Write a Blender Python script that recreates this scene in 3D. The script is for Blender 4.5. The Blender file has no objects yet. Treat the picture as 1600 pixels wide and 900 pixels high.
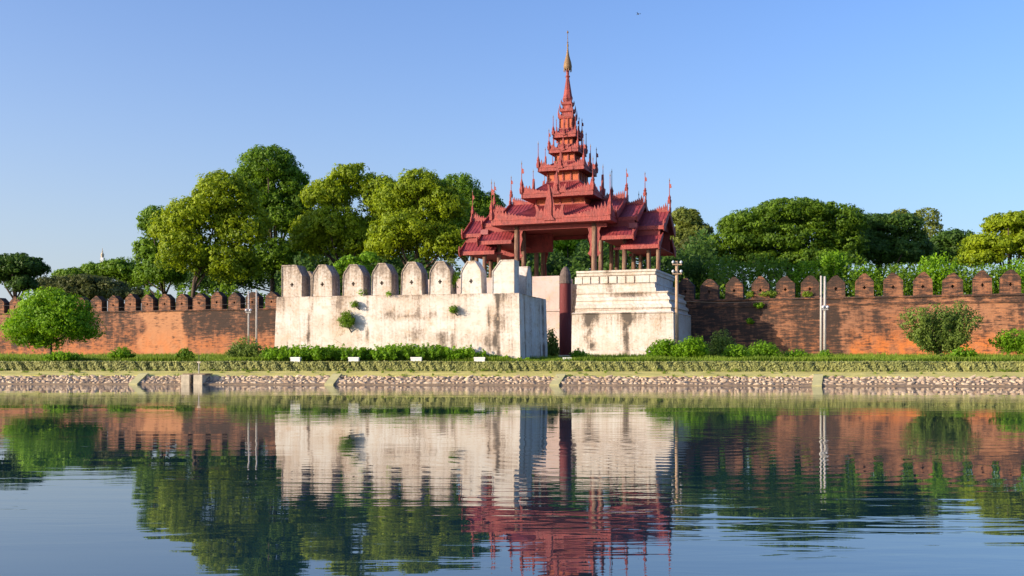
import bpy, bmesh, math, random
import numpy as np
from mathutils import Vector, noise as mnoise

D = bpy.data
scene = bpy.context.scene
COL = scene.collection
R = math.radians

# ------------------------------------------------------------------ camera, sky, sun, exposure
CAM_Z = 2.0
cam = D.cameras.new('camera')
cam.lens = 36.0; cam.sensor_width = 36.0; cam.sensor_fit = 'HORIZONTAL'
cam.shift_y = 110 / 1600
cam.clip_start = 0.1; cam.clip_end = 6000
camo = D.objects.new('camera', cam); COL.objects.link(camo)
camo.location = (0, 0, CAM_Z); camo.rotation_euler = (R(90), 0, 0)
scene.camera = camo

SUN_AZ = 67      # degrees from -Y towards -X
SUN_EL = 14
world = D.worlds.new('World'); scene.world = world; world.use_nodes = True
wn = world.node_tree; wn.nodes.clear()
sky = wn.nodes.new('ShaderNodeTexSky'); sky.sky_type = 'NISHITA'; sky.sun_disc = False
sky.sun_elevation = R(SUN_EL); sky.sun_rotation = R(180 + SUN_AZ)
sky.altitude = 0; sky.air_density = 1.0; sky.dust_density = 2.6; sky.ozone_density = 4.0
bg = wn.nodes.new('ShaderNodeBackground'); bg.inputs['Strength'].default_value = 0.15
wo = wn.nodes.new('ShaderNodeOutputWorld')
hs = wn.nodes.new('ShaderNodeHueSaturation'); hs.inputs['Saturation'].default_value = 1.12; hs.inputs['Hue'].default_value = .512; hs.inputs['Value'].default_value = 1.06
wn.links.new(sky.outputs[0], hs.inputs['Color'])
# pale dusty air near the horizon, a little stronger on the sun's side
tc = wn.nodes.new('ShaderNodeTexCoord'); sx = wn.nodes.new('ShaderNodeSeparateXYZ'); wn.links.new(tc.outputs['Generated'], sx.inputs[0])
def _m(op, a, b):
    q = wn.nodes.new('ShaderNodeMath'); q.operation = op; q.use_clamp = False
    for i, v in enumerate((a, b)):
        if isinstance(v, (int, float)): q.inputs[i].default_value = v
        else: wn.links.new(v, q.inputs[i])
    return q.outputs[0]
el = _m('MAXIMUM', sx.outputs[2], 0.0)
fz = _m('POWER', 2.718, _m('MULTIPLY', el, -5.6))
fz = _m('MULTIPLY', fz, _m('SUBTRACT', 0.72, _m('MULTIPLY', sx.outputs[0], 0.5)))
hz = wn.nodes.new('ShaderNodeMix'); hz.data_type = 'RGBA'; hz.clamp_factor = True
wn.links.new(fz, hz.inputs[0]); wn.links.new(hs.outputs[0], hz.inputs[6]); hz.inputs[7].default_value = (2.25, 2.42, 2.75, 1)
wn.links.new(hz.outputs[2], bg.inputs[0]); wn.links.new(bg.outputs[0], wo.inputs[0])

sl = D.lights.new('sun', 'SUN'); sl.energy = 3.7; sl.angle = R(0.5); sl.color = (1.0, 0.83, 0.63)
so = D.objects.new('sun', sl); COL.objects.link(so)
S = Vector((-math.sin(R(SUN_AZ)) * math.cos(R(SUN_EL)), -math.cos(R(SUN_AZ)) * math.cos(R(SUN_EL)), math.sin(R(SUN_EL))))
so.rotation_euler = S.to_track_quat('Z', 'Y').to_euler()
scene.view_settings.view_transform = 'Standard'
scene.view_settings.look = 'None'
scene.view_settings.exposure = 0.98
scene.view_settings.gamma = 1.0
scene.cycles.max_bounces = 5
scene.cycles.diffuse_bounces = 3
scene.cycles.transmission_bounces = 2
scene.cycles.transparent_max_bounces = 4
scene.cycles.use_denoising = True

# ------------------------------------------------------------------ material helpers
def new_mat(name):
    m = D.materials.new(name); m.use_nodes = True
    nt = m.node_tree; nt.nodes.clear()
    out = nt.nodes.new('ShaderNodeOutputMaterial')
    b = nt.nodes.new('ShaderNodeBsdfPrincipled')
    nt.links.new(b.outputs[0], out.inputs[0])
    return m, nt, b, out

class N:
    def __init__(s, nt): s.nt = nt
    def _set(s, sock, v):
        if isinstance(v, bpy.types.NodeSocket): s.nt.links.new(v, sock)
        elif v is not None: sock.default_value = v
    def obj(s): return s.nt.nodes.new('ShaderNodeTexCoord').outputs['Object']
    def sep(s, v):
        n = s.nt.nodes.new('ShaderNodeSeparateXYZ'); s._set(n.inputs[0], v); return n.outputs
    def comb(s, x=0., y=0., z=0.):
        n = s.nt.nodes.new('ShaderNodeCombineXYZ')
        s._set(n.inputs[0], x); s._set(n.inputs[1], y); s._set(n.inputs[2], z); return n.outputs[0]
    def math(s, op, a, b=None, c=None, clamp=False):
        n = s.nt.nodes.new('ShaderNodeMath'); n.operation = op; n.use_clamp = clamp
        s._set(n.inputs[0], a); s._set(n.inputs[1], b)
        if c is not None: s._set(n.inputs[2], c)
        return n.outputs[0]
    def scale(s, v, sc):
        n = s.nt.nodes.new('ShaderNodeVectorMath'); n.operation = 'MULTIPLY'
        s._set(n.inputs[0], v); n.inputs[1].default_value = sc; return n.outputs[0]
    def noise(s, v, sc, det=4, rough=.6, dist=0.):
        n = s.nt.nodes.new('ShaderNodeTexNoise'); s._set(n.inputs['Vector'], v)
        n.inputs['Scale'].default_value = sc; n.inputs['Detail'].default_value = det
        n.inputs['Roughness'].default_value = rough; n.inputs['Distortion'].default_value = dist
        return n.outputs[0]
    def ramp(s, f, p0, p1, c0=0., c1=1.):
        n = s.nt.nodes.new('ShaderNodeMapRange'); s._set(n.inputs[0], f)
        n.inputs[1].default_value = p0; n.inputs[2].default_value = p1
        n.inputs[3].default_value = c0; n.inputs[4].default_value = c1; n.clamp = True
        return n.outputs[0]
    def mix(s, f, a, b, blend='MIX'):
        n = s.nt.nodes.new('ShaderNodeMix'); n.data_type = 'RGBA'; n.blend_type = blend
        s._set(n.inputs[0], f)
        s._set(n.inputs[6], a if isinstance(a, bpy.types.NodeSocket) else (*a, 1))
        s._set(n.inputs[7], b if isinstance(b, bpy.types.NodeSocket) else (*b, 1))
        return n.outputs[2]
    def attr(s, name):
        n = s.nt.nodes.new('ShaderNodeAttribute'); n.attribute_name = name; return n.outputs['Fac']
    def island(s): return s.nt.nodes.new('ShaderNodeNewGeometry').outputs['Random Per Island']
    def bump(s, h, strength, dist):
        n = s.nt.nodes.new('ShaderNodeBump'); n.inputs['Strength'].default_value = strength
        n.inputs['Distance'].default_value = dist; s._set(n.inputs['Height'], h); return n.outputs[0]
    def vor(s, v, sc, feat='F1'):
        n = s.nt.nodes.new('ShaderNodeTexVoronoi'); n.feature = feat
        s._set(n.inputs['Vector'], v); n.inputs['Scale'].default_value = sc; return n.outputs

def simple(name, col, rough=.8, vary=.25, sc=1.5, metallic=0., bump=0.):
    m, nt, b, o = new_mat(name); n = N(nt)
    f = n.noise(n.obj(), sc, 5, .65)
    k = n.ramp(f, .3, .7)
    c0 = tuple(c * (1 - vary) for c in col); c1 = tuple(min(1, c * (1 + vary)) for c in col)
    nt.links.new(n.mix(k, c0, c1), b.inputs['Base Color'])
    b.inputs['Roughness'].default_value = rough; b.inputs['Metallic'].default_value = metallic
    if bump: nt.links.new(n.bump(n.noise(n.obj(), sc * 6, 5), .6, bump), b.inputs['Normal'])
    return m

def foliage_mat(name, c_dark, c_light, trans=.35, sc=.35):
    m, nt, b, out = new_mat(name); n = N(nt)
    f = n.noise(n.obj(), sc, 3, .55)
    r = n.island()
    k = n.math('ADD', n.math('MULTIPLY', n.ramp(f, .35, .65), .55), n.math('MULTIPLY', r, .45), clamp=True)
    c = n.mix(k, c_dark, c_light)
    nt.links.new(c, b.inputs['Base Color']); b.inputs['Roughness'].default_value = .55
    b.inputs['Specular IOR Level'].default_value = .25
    t = nt.nodes.new('ShaderNodeBsdfTranslucent')
    nt.links.new(n.mix(.5, c, c_light), t.inputs[0])
    mx = nt.nodes.new('ShaderNodeMixShader'); mx.inputs[0].default_value = trans
    nt.links.new(b.outputs[0], mx.inputs[1]); nt.links.new(t.outputs[0], mx.inputs[2])
    nt.links.new(mx.outputs[0], out.inputs[0])
    return m

def plaster_mat(name, base, warm, dirt, thr=.0):
    m, nt, b, o = new_mat(name); n = N(nt)
    co = n.obj(); s = n.sep(co)
    xy = n.math('ADD', s[0], s[1])
    v = n.comb(xy, 0., s[2])
    big = n.noise(v, .35, 5, .6)
    c = n.mix(n.ramp(big, .42, .66), base, warm)
    # tan blotches
    bl = n.noise(n.scale(v, (1, 1, 1.6)), 1.1, 6, .7)
    c = n.mix(n.ramp(bl, .50, .70, 0, .75), c, (.50, .34, .20))
    # vertical run-off streaks
    st = n.noise(n.scale(v, (2.6, 1, .12)), 1.6, 6, .68)
    fine = n.noise(v, 5.0, 4, .7)
    a = n.attr('stain_shade')
    k = n.math('ADD', n.math('MULTIPLY', st, .52), n.math('MULTIPLY', fine, .48))
    k = n.math('ADD', k, n.math('MULTIPLY', a, .42))
    k = n.math('ADD', k, thr + .018)
    c = n.mix(n.ramp(k, .51, .70, 0, .66), c, (.34, .23, .15))
    c = n.mix(n.ramp(k, .63, .84, 0, .93), c, dirt)
    # peeled patches baring the tan undercoat
    pe = n.noise(v, .8, 8, .72)
    pm = n.math('MULTIPLY', n.ramp(pe, .60, .615), n.ramp(big, .40, .55))
    c = n.mix(n.math('MULTIPLY', pm, .75), c, n.mix(fine, (.26, .18, .12), (.48, .35, .24)))
    # hairline cracks
    vd = n.vor(n.scale(v, (1, 1, 1)), .55, 'DISTANCE_TO_EDGE')[0]
    crack = n.math('MULTIPLY', n.ramp(vd, .0, .012, 1, 0), n.ramp(big, .5, .6))
    c = n.mix(n.math('MULTIPLY', crack, .6), c, (.16, .12, .09))
    nt.links.new(c, b.inputs['Base Color']); b.inputs['Roughness'].default_value = .92
    h = n.math('ADD', fine, n.math('MULTIPLY', bl, 1.2))
    nt.links.new(n.bump(h, .5, .05), b.inputs['Normal'])
    return m

def brick_mat(name):
    m, nt, b, o = new_mat(name); n = N(nt)
    co = n.obj(); s = n.sep(co)
    xy = n.math('ADD', s[0], s[1])
    wob = n.math('MULTIPLY', n.noise(co, .8, 2), .10)
    v2 = n.comb(xy, n.math('ADD', s[2], wob), 0.)
    br = nt.nodes.new('ShaderNodeTexBrick'); nt.links.new(v2, br.inputs['Vector'])
    br.inputs['Color1'].default_value = (.40, .142, .050, 1); br.inputs['Color2'].default_value = (.21, .068, .030, 1)
    br.inputs['Mortar'].default_value = (.20, .105, .06, 1)
    br.inputs['Scale'].default_value = 1.0; br.inputs['Mortar Size'].default_value = .022
    br.inputs['Brick Width'].default_value = .46; br.inputs['Row Height'].default_value = .17
    v = n.comb(xy, 0., s[2])
    big = n.noise(v, .22, 5, .6)
    c = n.mix(n.ramp(big, .38, .62, .1, .65), br.outputs[0], (.30, .145, .08))
    patch = n.attr('patch')
    pale = n.mix(n.noise(v, 1.4, 4), (.40, .185, .085), (.54, .26, .12))
    c = n.mix(n.math('MULTIPLY', patch, .72), c, pale)
    orange = n.attr('orange')
    c = n.mix(n.math('MULTIPLY', orange, n.ramp(n.noise(v, .9, 4), .35, .6, .2, 1.)), c, (.56, .16, .03))
    a = n.attr('stain_shade')
    row = n.noise(n.comb(n.math('MULTIPLY', xy, 1.1), 0., n.math('MULTIPLY', s[2], 3.2)), 1.0, 6, .85)
    st = n.noise(n.comb(n.math('MULTIPLY', xy, 1.6), 0., n.math('MULTIPLY', s[2], .22)), .9, 5, .65)
    row = n.ramp(row, .30, .70); st = n.ramp(st, .32, .68)
    lines = n.ramp(n.noise(n.comb(n.math('MULTIPLY', xy, .7), 0., n.math('MULTIPLY', s[2], 5.5)), 1.0, 3, .6), .38, .62)
    k = n.math('ADD', n.math('MULTIPLY', row, .50), n.math('MULTIPLY', st, .25))
    k = n.math('ADD', k, n.math('MULTIPLY', lines, .25))
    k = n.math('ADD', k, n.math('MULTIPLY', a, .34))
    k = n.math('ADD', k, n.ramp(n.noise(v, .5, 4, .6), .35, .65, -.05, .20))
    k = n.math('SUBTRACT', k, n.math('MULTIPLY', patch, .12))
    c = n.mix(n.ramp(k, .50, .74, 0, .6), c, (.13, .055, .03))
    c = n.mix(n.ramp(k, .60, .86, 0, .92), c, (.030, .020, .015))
    nt.links.new(c, b.inputs['Base Color']); b.inputs['Roughness'].default_value = .93
    h = n.math('ADD', n.math('MULTIPLY', br.outputs['Fac'], -1.0), n.math('MULTIPLY', n.noise(v, 6, 4), .8))
    nt.links.new(n.bump(h, .6, .05), b.inputs['Normal'])
    return m

M = {}
M['plaster'] = plaster_mat('weathered_plaster', (.64, .60, .54), (.55, .46, .37), (.075, .06, .048))
M['plaster_pale'] = plaster_mat('pale_plaster', (.50, .40, .37), (.46, .34, .30), (.09, .07, .055), -.05)
M['brick'] = brick_mat('old_brick')
M['concrete'] = simple('concrete', (.50, .42, .30), .9, .25, 2.5, bump=.02)
M['concrete_olive'] = simple('mossy_concrete', (.45, .41, .19), .9, .15, 1.2, bump=.02)
M['white'] = simple('white_paint', (.78, .76, .72), .7, .06, 3)
M['pole'] = simple('pale_pole', (.40, .37, .33), .7, .12, 4)
M['wood_pole'] = simple('timber_pole', (.42, .28, .17), .8, .25, 3)
M['glassy'] = simple('porcelain', (.55, .55, .58), .25, .1, 3)
M['wire'] = simple('wire', (.10, .09, .08), .6, .1, 3)
M['iron'] = simple('iron', (.05, .045, .04), .6, .2, 3)
M['bark'] = simple('bark', (.075, .052, .036), .95, .4, 2.2, bump=.05)
M['gold'] = simple('aged_gilding', (.24, .14, .06), .7, .4, 6, metallic=.1)
def red_mat():
    m, nt, b, o = new_mat('red_paint'); n = N(nt)
    co = n.obj(); f = n.noise(co, 1.3, 5, .65)
    c = n.mix(n.ramp(f, .35, .65), (.20, .028, .024), (.35, .052, .036))
    st = n.noise(n.scale(co, (4, 4, 1.1)), 1.2, 5, .7)
    c = n.mix(n.ramp(st, .54, .70, 0, .75), c, (.10, .022, .020))
    c = n.mix(n.ramp(n.noise(co, 4.5, 4), .62, .72, 0, .45), c, (.50, .20, .13))
    nt.links.new(c, b.inputs['Base Color']); b.inputs['Roughness'].default_value = .65
    nt.links.new(n.bump(st, .8, .10), b.inputs['Normal'])
    return m
M['red'] = red_mat()
M['wood'] = simple('orange_timber', (.42, .085, .022), .65, .45, 2.5, bump=.03)
M['soffit'] = simple('dark_red_boards', (.24, .035, .028), .7, .25, 2)
M['brickred'] = simple('orange_block', (.50, .17, .06), .9, .2, 3)
M['tower'] = simple('pale_tower', (.62, .64, .68), .6, .1, .2)

def roof_mat():
    m, nt, b, o = new_mat('red_roof_sheets'); n = N(nt)
    co = n.obj(); f = n.noise(co, 1.1, 5, .6)
    c = n.mix(n.ramp(f, .35, .65), (.17, .022, .028), (.29, .048, .050))
    c = n.mix(n.ramp(n.noise(co, 3.5, 4), .62, .75, 0, .5), c, (.50, .20, .15))
    nt.links.new(c, b.inputs['Base Color']); b.inputs['Roughness'].default_value = .5
    nt.links.new(n.bump(n.noise(co, 5, 3), .4, .04), b.inputs['Normal'])
    return m
M['roof'] = roof_mat()

def post_mat(name, top, low, thresh):
    m, nt, b, o = new_mat(name); n = N(nt)
    co = n.obj(); v = n.scale(co, (4, 4, .5))
    f = n.noise(v, 1.2, 5, .7)
    c = n.mix(n.ramp(f, thresh, thresh + .22), top, low)
    nt.links.new(c, b.inputs['Base Color']); b.inputs['Roughness'].default_value = .8
    nt.links.new(n.bump(n.noise(v, 3, 4), .6, .04), b.inputs['Normal'])
    return m
M['teak'] = post_mat('worn_teak', (.11, .045, .030), (.26, .165, .10), .42)
M['redpost'] = post_mat('faded_red_post', (.13, .018, .018), (.20, .13, .12), .60)

FOL = dict(
    bright=((.085, .155, .008), (.390, .480, .012)),
    mid=((.050, .120, .011), (.210, .350, .016)),
    deep=((.028, .070, .014), (.105, .200, .024)),
    olive=((.062, .085, .024), (.160, .180, .045)),
    lime=((.085, .210, .006), (.290, .500, .012)),
    rain=((.036, .088, .009), (.180, .300, .014)),
    grass=((.110, .190, .015), (.270, .370, .034)),
    weed=((.080, .190, .008), (.260, .460, .016)),
    hedge=((.185, .210, .062), (.370, .365, .120)),
    dusty=((.085, .145, .026), (.260, .350, .060)),
    pale=((.095, .135, .025), (.300, .340, .055)))
for k, (a, c) in FOL.items(): M[k] = foliage_mat('leaves_' + k, a, c, .45 if k != 'hedge' else .15)

# ------------------------------------------------------------------ mesh helpers
class MB:
    def __init__(s): s.v = []; s.f = []
    def add(s, vs, fs):
        o = len(s.v); s.v += [tuple(p) for p in vs]; s.f += [tuple(i + o for i in f) for f in fs]
    def box(s, x0, x1, y0, y1, z0, z1):
        s.add([(x0, y0, z0), (x1, y0, z0), (x1, y1, z0), (x0, y1, z0), (x0, y0, z1), (x1, y0, z1), (x1, y1, z1), (x0, y1, z1)],
              [(0, 3, 2, 1), (4, 5, 6, 7), (0, 1, 5, 4), (1, 2, 6, 5), (2, 3, 7, 6), (3, 0, 4, 7)])
    def rings(s, rs, cap=True):
        """loft a list of equal-length rings of points (counter-clockwise from above, going up)"""
        o = len(s.v); k = len(rs[0])
        for r in rs: s.v += [tuple(p) for p in r]
        for i in range(len(rs) - 1):
            for j in range(k):
                a = o + i * k + j; b = o + i * k + (j + 1) % k
                s.f.append((a, b, b + k, a + k))
        if cap:
            s.f.append(tuple(o + j for j in range(k))[::-1])
            s.f.append(tuple(o + (len(rs) - 1) * k + j for j in range(k)))
    def frusta(s, levels):
        """levels: (z, x0, x1, y0, y1)"""
        s.rings([[(x0, y0, z), (x1, y0, z), (x1, y1, z), (x0, y1, z)] for z, x0, x1, y0, y1 in levels])
    def lathe(s, prof, cx=0, cy=0, n=12, ph=0):
        s.rings([[(cx + r * math.cos(ph + 2 * math.pi * j / n), cy + r * math.sin(ph + 2 * math.pi * j / n), z) for j in range(n)] for z, r in prof])
    def tube(s, pts, rad, n=7):
        rs = []
        pts = [Vector(p) for p in pts]
        for i, p in enumerate(pts):
            d = (pts[min(i + 1, len(pts) - 1)] - pts[max(i - 1, 0)]).normalized()
            a = d.cross(Vector((0, 1, 0)) if abs(d.y) < .9 else Vector((1, 0, 0))).normalized(); b = d.cross(a)
            rs.append([p + (a * math.cos(2 * math.pi * j / n) + b * math.sin(2 * math.pi * j / n)) * rad[i] for j in range(n)])
        s.rings(rs)
    def slab(s, q, t, down=True):
        """quad q (4 points) given thickness t straight down"""
        q = [Vector(p) for p in q]; l = [p - Vector((0, 0, t)) for p in q]
        s.add(q + l, [(0, 1, 2, 3), (7, 6, 5, 4), (0, 4, 5, 1), (1, 5, 6, 2), (2, 6, 7, 3), (3, 7, 4, 0)])
    def build(s, name, mat, parent=None, smooth=False, attrs=None, fix=True):
        me = D.meshes.new(name); me.from_pydata(s.v, [], s.f)
        if fix:
            bm = bmesh.new(); bm.from_mesh(me); bmesh.ops.recalc_face_normals(bm, faces=bm.faces); bm.to_mesh(me); bm.free()
        me.materials.append(mat)
        if smooth: me.polygons.foreach_set('use_smooth', [True] * len(me.polygons))
        if attrs:
            for an, fn in attrs.items():
                at = me.attributes.new(an, 'FLOAT', 'POINT')
                at.data.foreach_set('value', [float(fn(*v.co)) for v in me.vertices])
        me.update()
        o = D.objects.new(name, me); COL.objects.link(o)
        if parent: o.parent = parent
        return o

def tag(o, label=None, cat=None, group=None, kind=None):
    if label: o['label'] = label
    if cat: o['category'] = cat
    if group: o['group'] = group
    if kind: o['kind'] = kind
    return o
def empty(name, loc=(0, 0, 0), rz=0, **kw):
    o = D.objects.new(name, None); COL.objects.link(o); o.location = loc; o.rotation_euler = (0, 0, rz)
    o.empty_display_size = .5
    return tag(o, **kw)

class Frame:
    """a local frame (x along, y into the picture) turned by theta so that its right end is nearer"""
    def __init__(s, ox, oy, th): s.ox, s.oy, s.th = ox, oy, R(th); s.c, s.s = math.cos(s.th), math.sin(s.th)
    def u(s, px, n=0):
        k = (px - 800) / 1600
        return (k * (s.oy + n * s.c) - s.ox - n * s.s) / (s.c + k * s.s)
    def Z(s, u, n=0): return s.oy - u * s.s + n * s.c
    def W(s, u, n=0): return s.ox + u * s.c + n * s.s, s.oy - u * s.s + n * s.c
    def z(s, py, u, n=0): return CAM_Z + (560 - py) / 1600 * s.Z(u, n)
    def pp(s, u, n, z):
        X, Y = s.W(u, n); return 800 + 1600 * X / Y, 560 - 1600 * (z - CAM_Z) / Y
def PX(px, Z): return (px - 800) / 1600 * Z
def PZ(py, Z): return CAM_Z + (560 - py) / 1600 * Z

BK = Frame(0, 76, 5)          # moat bank
WL = Frame(0, 123.5, 20)      # brick city wall
PV = Frame(6.96, 128, 20)     # pavilion over the gate
BS = Frame(.56, 82, 15)       # white bastion
def bank_d(x, y): return (y - BK.oy) * BK.c + (x - BK.ox) * BK.s
def gz(x, y):
    d = bank_d(x, y)
    return 1.74 + max(0., min(d - 5, 40)) * .017

# ------------------------------------------------------------------ ground, bank, water
def water_mat():
    m, nt, b, o = new_mat('moat_water'); n = N(nt)
    co = n.obj()
    b.inputs['Base Color'].default_value = (.008, .030, .044, 1)
    b.inputs['Roughness'].default_value = .012; b.inputs['IOR'].default_value = 2.1
    w1 = n.noise(n.scale(co, (.45, 2.0, 1)), .9, 3, .55, .4)
    w2 = n.noise(n.scale(co, (.12, .55, 1)), .6, 2, .5, .6)
    area = n.ramp(n.noise(n.scale(co, (.05, .11, 1)), 1.0, 2, .5), .40, .62, .10, 1.25)
    # a few ring ripples
    wv = nt.nodes.new('ShaderNodeTexWave'); wv.wave_type = 'RINGS'; wv.rings_direction = 'SPHERICAL'
    mp = nt.nodes.new('ShaderNodeMapping'); mp.inputs['Location'].default_value = (-3.6, -24.0, 0)
    nt.links.new(co, mp.inputs[0]); nt.links.new(mp.outputs[0], wv.inputs[0])
    wv.inputs['Scale'].default_value = .55; wv.inputs['Distortion'].default_value = 1.2
    dist = nt.nodes.new('ShaderNodeVectorMath'); dist.operation = 'LENGTH'; nt.links.new(mp.outputs[0], dist.inputs[0])
    fall = n.ramp(dist.outputs['Value'], 2, 12, .16, 0.)
    h = n.math('ADD', n.math('MULTIPLY', w1, area), n.math('MULTIPLY', w2, .9))
    h = n.math('ADD', h, n.math('MULTIPLY', wv.outputs['Fac'], fall))
    nt.links.new(n.bump(h, 1.0, .0075), b.inputs['Normal'])
    return m
w = MB(); w.add([(-900, -60, 0), (900, -60, 0), (900, 160, 0), (-900, 160, 0)], [(0, 1, 2, 3)])
tag(w.build('water', water_mat()), kind='structure')

def ground_mat():
    m, nt, b, o = new_mat('grassy_earth'); n = N(nt)
    co = n.obj()
    c = n.mix(n.ramp(n.noise(co, .4, 5), .4, .6), (.075, .105, .018), (.15, .155, .045))
    c = n.mix(n.ramp(n.noise(co, 2.0, 5), .55, .7), c, (.17, .12, .06))
    nt.links.new(c, b.inputs['Base Color']); b.inputs['Roughness'].default_value = .95
    nt.links.new(n.bump(n.noise(co, 6, 4), .6, .06), b.inputs['Normal'])
    return m
g = MB()
ns = [4.6, 5, 7, 10, 15, 20, 30, 45, 80, 200, 600, 3000]
us = [-3000, -600, -200] + list(range(-120, 121, 8)) + [200, 600, 3000]
for nn in ns:
    for uu in us:
        X, Y = BK.W(uu, nn)
        g.v.append((X, Y, 1.74 + max(0., min(nn - 5, 40)) * .017))
k = len(us)
for i in range(len(ns) - 1):
    for j in range(k - 1):
        g.f.append((i * k + j, i * k + j + 1, (i + 1) * k + j + 1, (i + 1) * k + j))
tag(g.build('ground', ground_mat()), kind='structure')

# ledge of trodden turf between stones and hedge
def ledge_mat():
    m, nt, b, o = new_mat('olive_turf'); n = N(nt)
    co = n.obj()
    c = n.mix(n.ramp(n.noise(n.scale(co, (.3, 1, 1)), 1.2, 5), .4, .6), (.46, .41, .10), (.60, .52, .16))
    c = n.mix(n.ramp(n.noise(co, 3.0, 5), .58, .7, 0, .5), c, (.20, .21, .07))
    nt.links.new(c, b.inputs['Base Color']); b.inputs['Roughness'].default_value = .95
    nt.links.new(n.bump(n.noise(co, 9, 4), .5, .04), b.inputs['Normal'])
    return m
lg = MB(); prof = [(1.25, .40), (1.30, .655), (2.2, .84), (3.4, 1.0), (4.7, 1.02), (4.72, 1.73)]
rng = random.Random(3)
for uu in range(-160, 161, 1):
    for nn, zz in prof:
        X, Y = BK.W(uu, nn); lg.v.append((X, Y, zz + (rng.uniform(-.025, .025) if nn < 3 else 0)))
k = len(prof)
for i in range(320):
    for j in range(k - 1): lg.f.append((i * k + j, (i + 1) * k + j, (i + 1) * k + j + 1, i * k + j + 1))
tag(lg.build('bank_ledge', ledge_mat()), kind='structure')

# stone revetment: irregular stones set in a sloping face
def stone_mat():
    m, nt, b, o = new_mat('bank_stones'); n = N(nt)
    r = n.island(); co = n.obj()
    c = n.mix(r, (.34, .23, .15), (.60, .46, .31))
    c = n.mix(n.ramp(n.noise(co, 2.5, 5), .5, .75, 0, .6), c, (.24, .21, .20))
    z = n.sep(co)[2]
    c = n.mix(n.ramp(z, .03, .13, .8, 0), c, (.17, .09, .035))
    nt.links.new(c, b.inputs['Base Color']); b.inputs['Roughness'].default_value = .9
    nt.links.new(n.bump(n.noise(co, 9, 4), .6, .03), b.inputs['Normal'])
    return m
def ico():
    bm = bmesh.new(); bmesh.ops.create_icosphere(bm, subdivisions=1, radius=1)
    v = np.array([x.co[:] for x in bm.verts]); f = np.array([[y.index for y in x.verts] for x in bm.faces]); bm.free(); return v, f
IV, IF = ico()
def revetment():
    rng = np.random.default_rng(7)
    root = empty('stone_revetment', (*BK.W(0, 0), 0), -BK.th, label='long low bank of rough pinkish grey stones along the far waterline', cat='stone bank')
    V = []; F = []; off = 0
    rows = 4
    for r in range(rows):
        u = -70.
        while u < 70:
            wd = rng.choice([.24, .34, .46, .62]) * rng.uniform(.8, 1.2)
            t = (r + .5 + rng.uniform(-.3, .3)) / rows
            c = np.array([u + wd / 2, .05 + 1.2 * t, .04 + .58 * t])
            sc = np.array([wd * .60, .17, rng.uniform(.10, .17)])
            a = rng.uniform(-.5, .5)
            v = IV * (1 + rng.uniform(-.24, .24, (len(IV), 1))) * sc
            ca, sa = math.cos(a), math.sin(a)
            v = np.stack([v[:, 0] * ca - v[:, 2] * sa, v[:, 1] + .48 * 0, v[:, 0] * sa + v[:, 2] * ca], 1)
            V.append(v + c + np.array([0, rng.uniform(-.08, .06), 0])); F.append(IF + off); off += len(IV)
            u += wd * rng.uniform(.85, 1.1)
    V = np.concatenate(V); F = np.concatenate(F)
    mb = MB(); mb.v = V.tolist(); mb.f = F.tolist()
    mb.build('stones', stone_mat(), root, fix=False)
    b = MB(); b.rings([[(-90, -.25, -.5), (90, -.25, -.5), (90, 1.4, -.5), (-90, 1.4, -.5)], [(-90, -.06, .06), (90, -.06, .06), (90, 1.4, .06), (-90, 1.4, .06)],
                       [(-90, 1.2, .60), (90, 1.2, .60), (90, 1.4, .60), (-90, 1.4, .60)]])
    b.build('mortar_bed', simple('dark_mortar', (.21, .15, .10), .95, .3, 3), root)
revetment()
# concrete ribs on the revetment
for i, (px, w_, sh, lab) in enumerate([(210, .68, .16, 'mossy concrete rib on the stone bank left of the sluice'),
                             (515, .68, .25, 'mossy concrete rib on the stone bank before the left half of the bastion'),
                             (866, .70, .45, 'mossy concrete rib on the stone bank below the dark red post'),
                             (1275, .70, .4, 'mossy concrete rib on the stone bank below the twin poles on the right')]):
    u = BK.u(px, 0); X, Y = BK.W(u, 0)
    r_ = empty('concrete_rib', (X, Y, 0), -BK.th, label=lab, cat='concrete rib', group='concrete ribs on the stone bank')
    b = MB()
    a_, c_ = -w_ / 2, w_ / 2
    b.rings([[(a_, -.28, -.4), (c_, -.28, -.4), (c_ + sh, 1.5, -.4), (a_ + sh, 1.5, -.4)], [(a_, -.26, .08), (c_, -.26, .08), (c_ + sh, 1.5, .08), (a_ + sh, 1.5, .08)],
             [(a_ + sh, 1.12, .80), (c_ + sh, 1.12, .80), (c_ + sh, 1.5, .84), (a_ + sh, 1.5, .84)]])
    b.build('rib_slab', M['concrete_olive'], r_)
# sluice
u = BK.u(302, 0); X, Y = BK.W(u, 0)
sr = empty('sluice_box', (X, Y, 0), -BK.th, label='square concrete sluice box with a dark slot in the stone bank at left', cat='sluice')
for a0, a1 in ((-.83, -.18), (.14, .82)):
    b = MB(); b.frusta([(-.5, a0, a1, -.35, 1.5), (.76, a0, a1, -.30, 1.5)]); b.build('concrete_cheek', M['concrete'], sr)
b = MB(); b.box(-.18, .14, .35, 1.5, -.5, .70); b.build('slot_back', M['iron'], sr)
b = MB(); b.box(-.9, .9, .1, 1.55, .762, .84); b.build('cover_slab', simple('brown_slab', (.22, .15, .09), .9, .2, 3), sr)
b = MB(); b.tube([(-.02, .0, -.2), (-.02, .0, .80)], [.05, .05], 6); b.build('gate_screw', M['iron'], sr)
gp = empty('gauge_post', (*BK.W(u + .2, .6), .84), -BK.th, label='thin pale metal gauge post standing on the concrete sluice box', cat='post')
b = MB(); b.tube([(0, 0, 0), (0, 0, .85)], [.045, .045], 8); b.build('post_tube', M['pole'], gp)
b = MB(); b.box(-.14, .14, -.05, .05, .80, .92); b.build('head_bracket', M['concrete'], gp)
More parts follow.
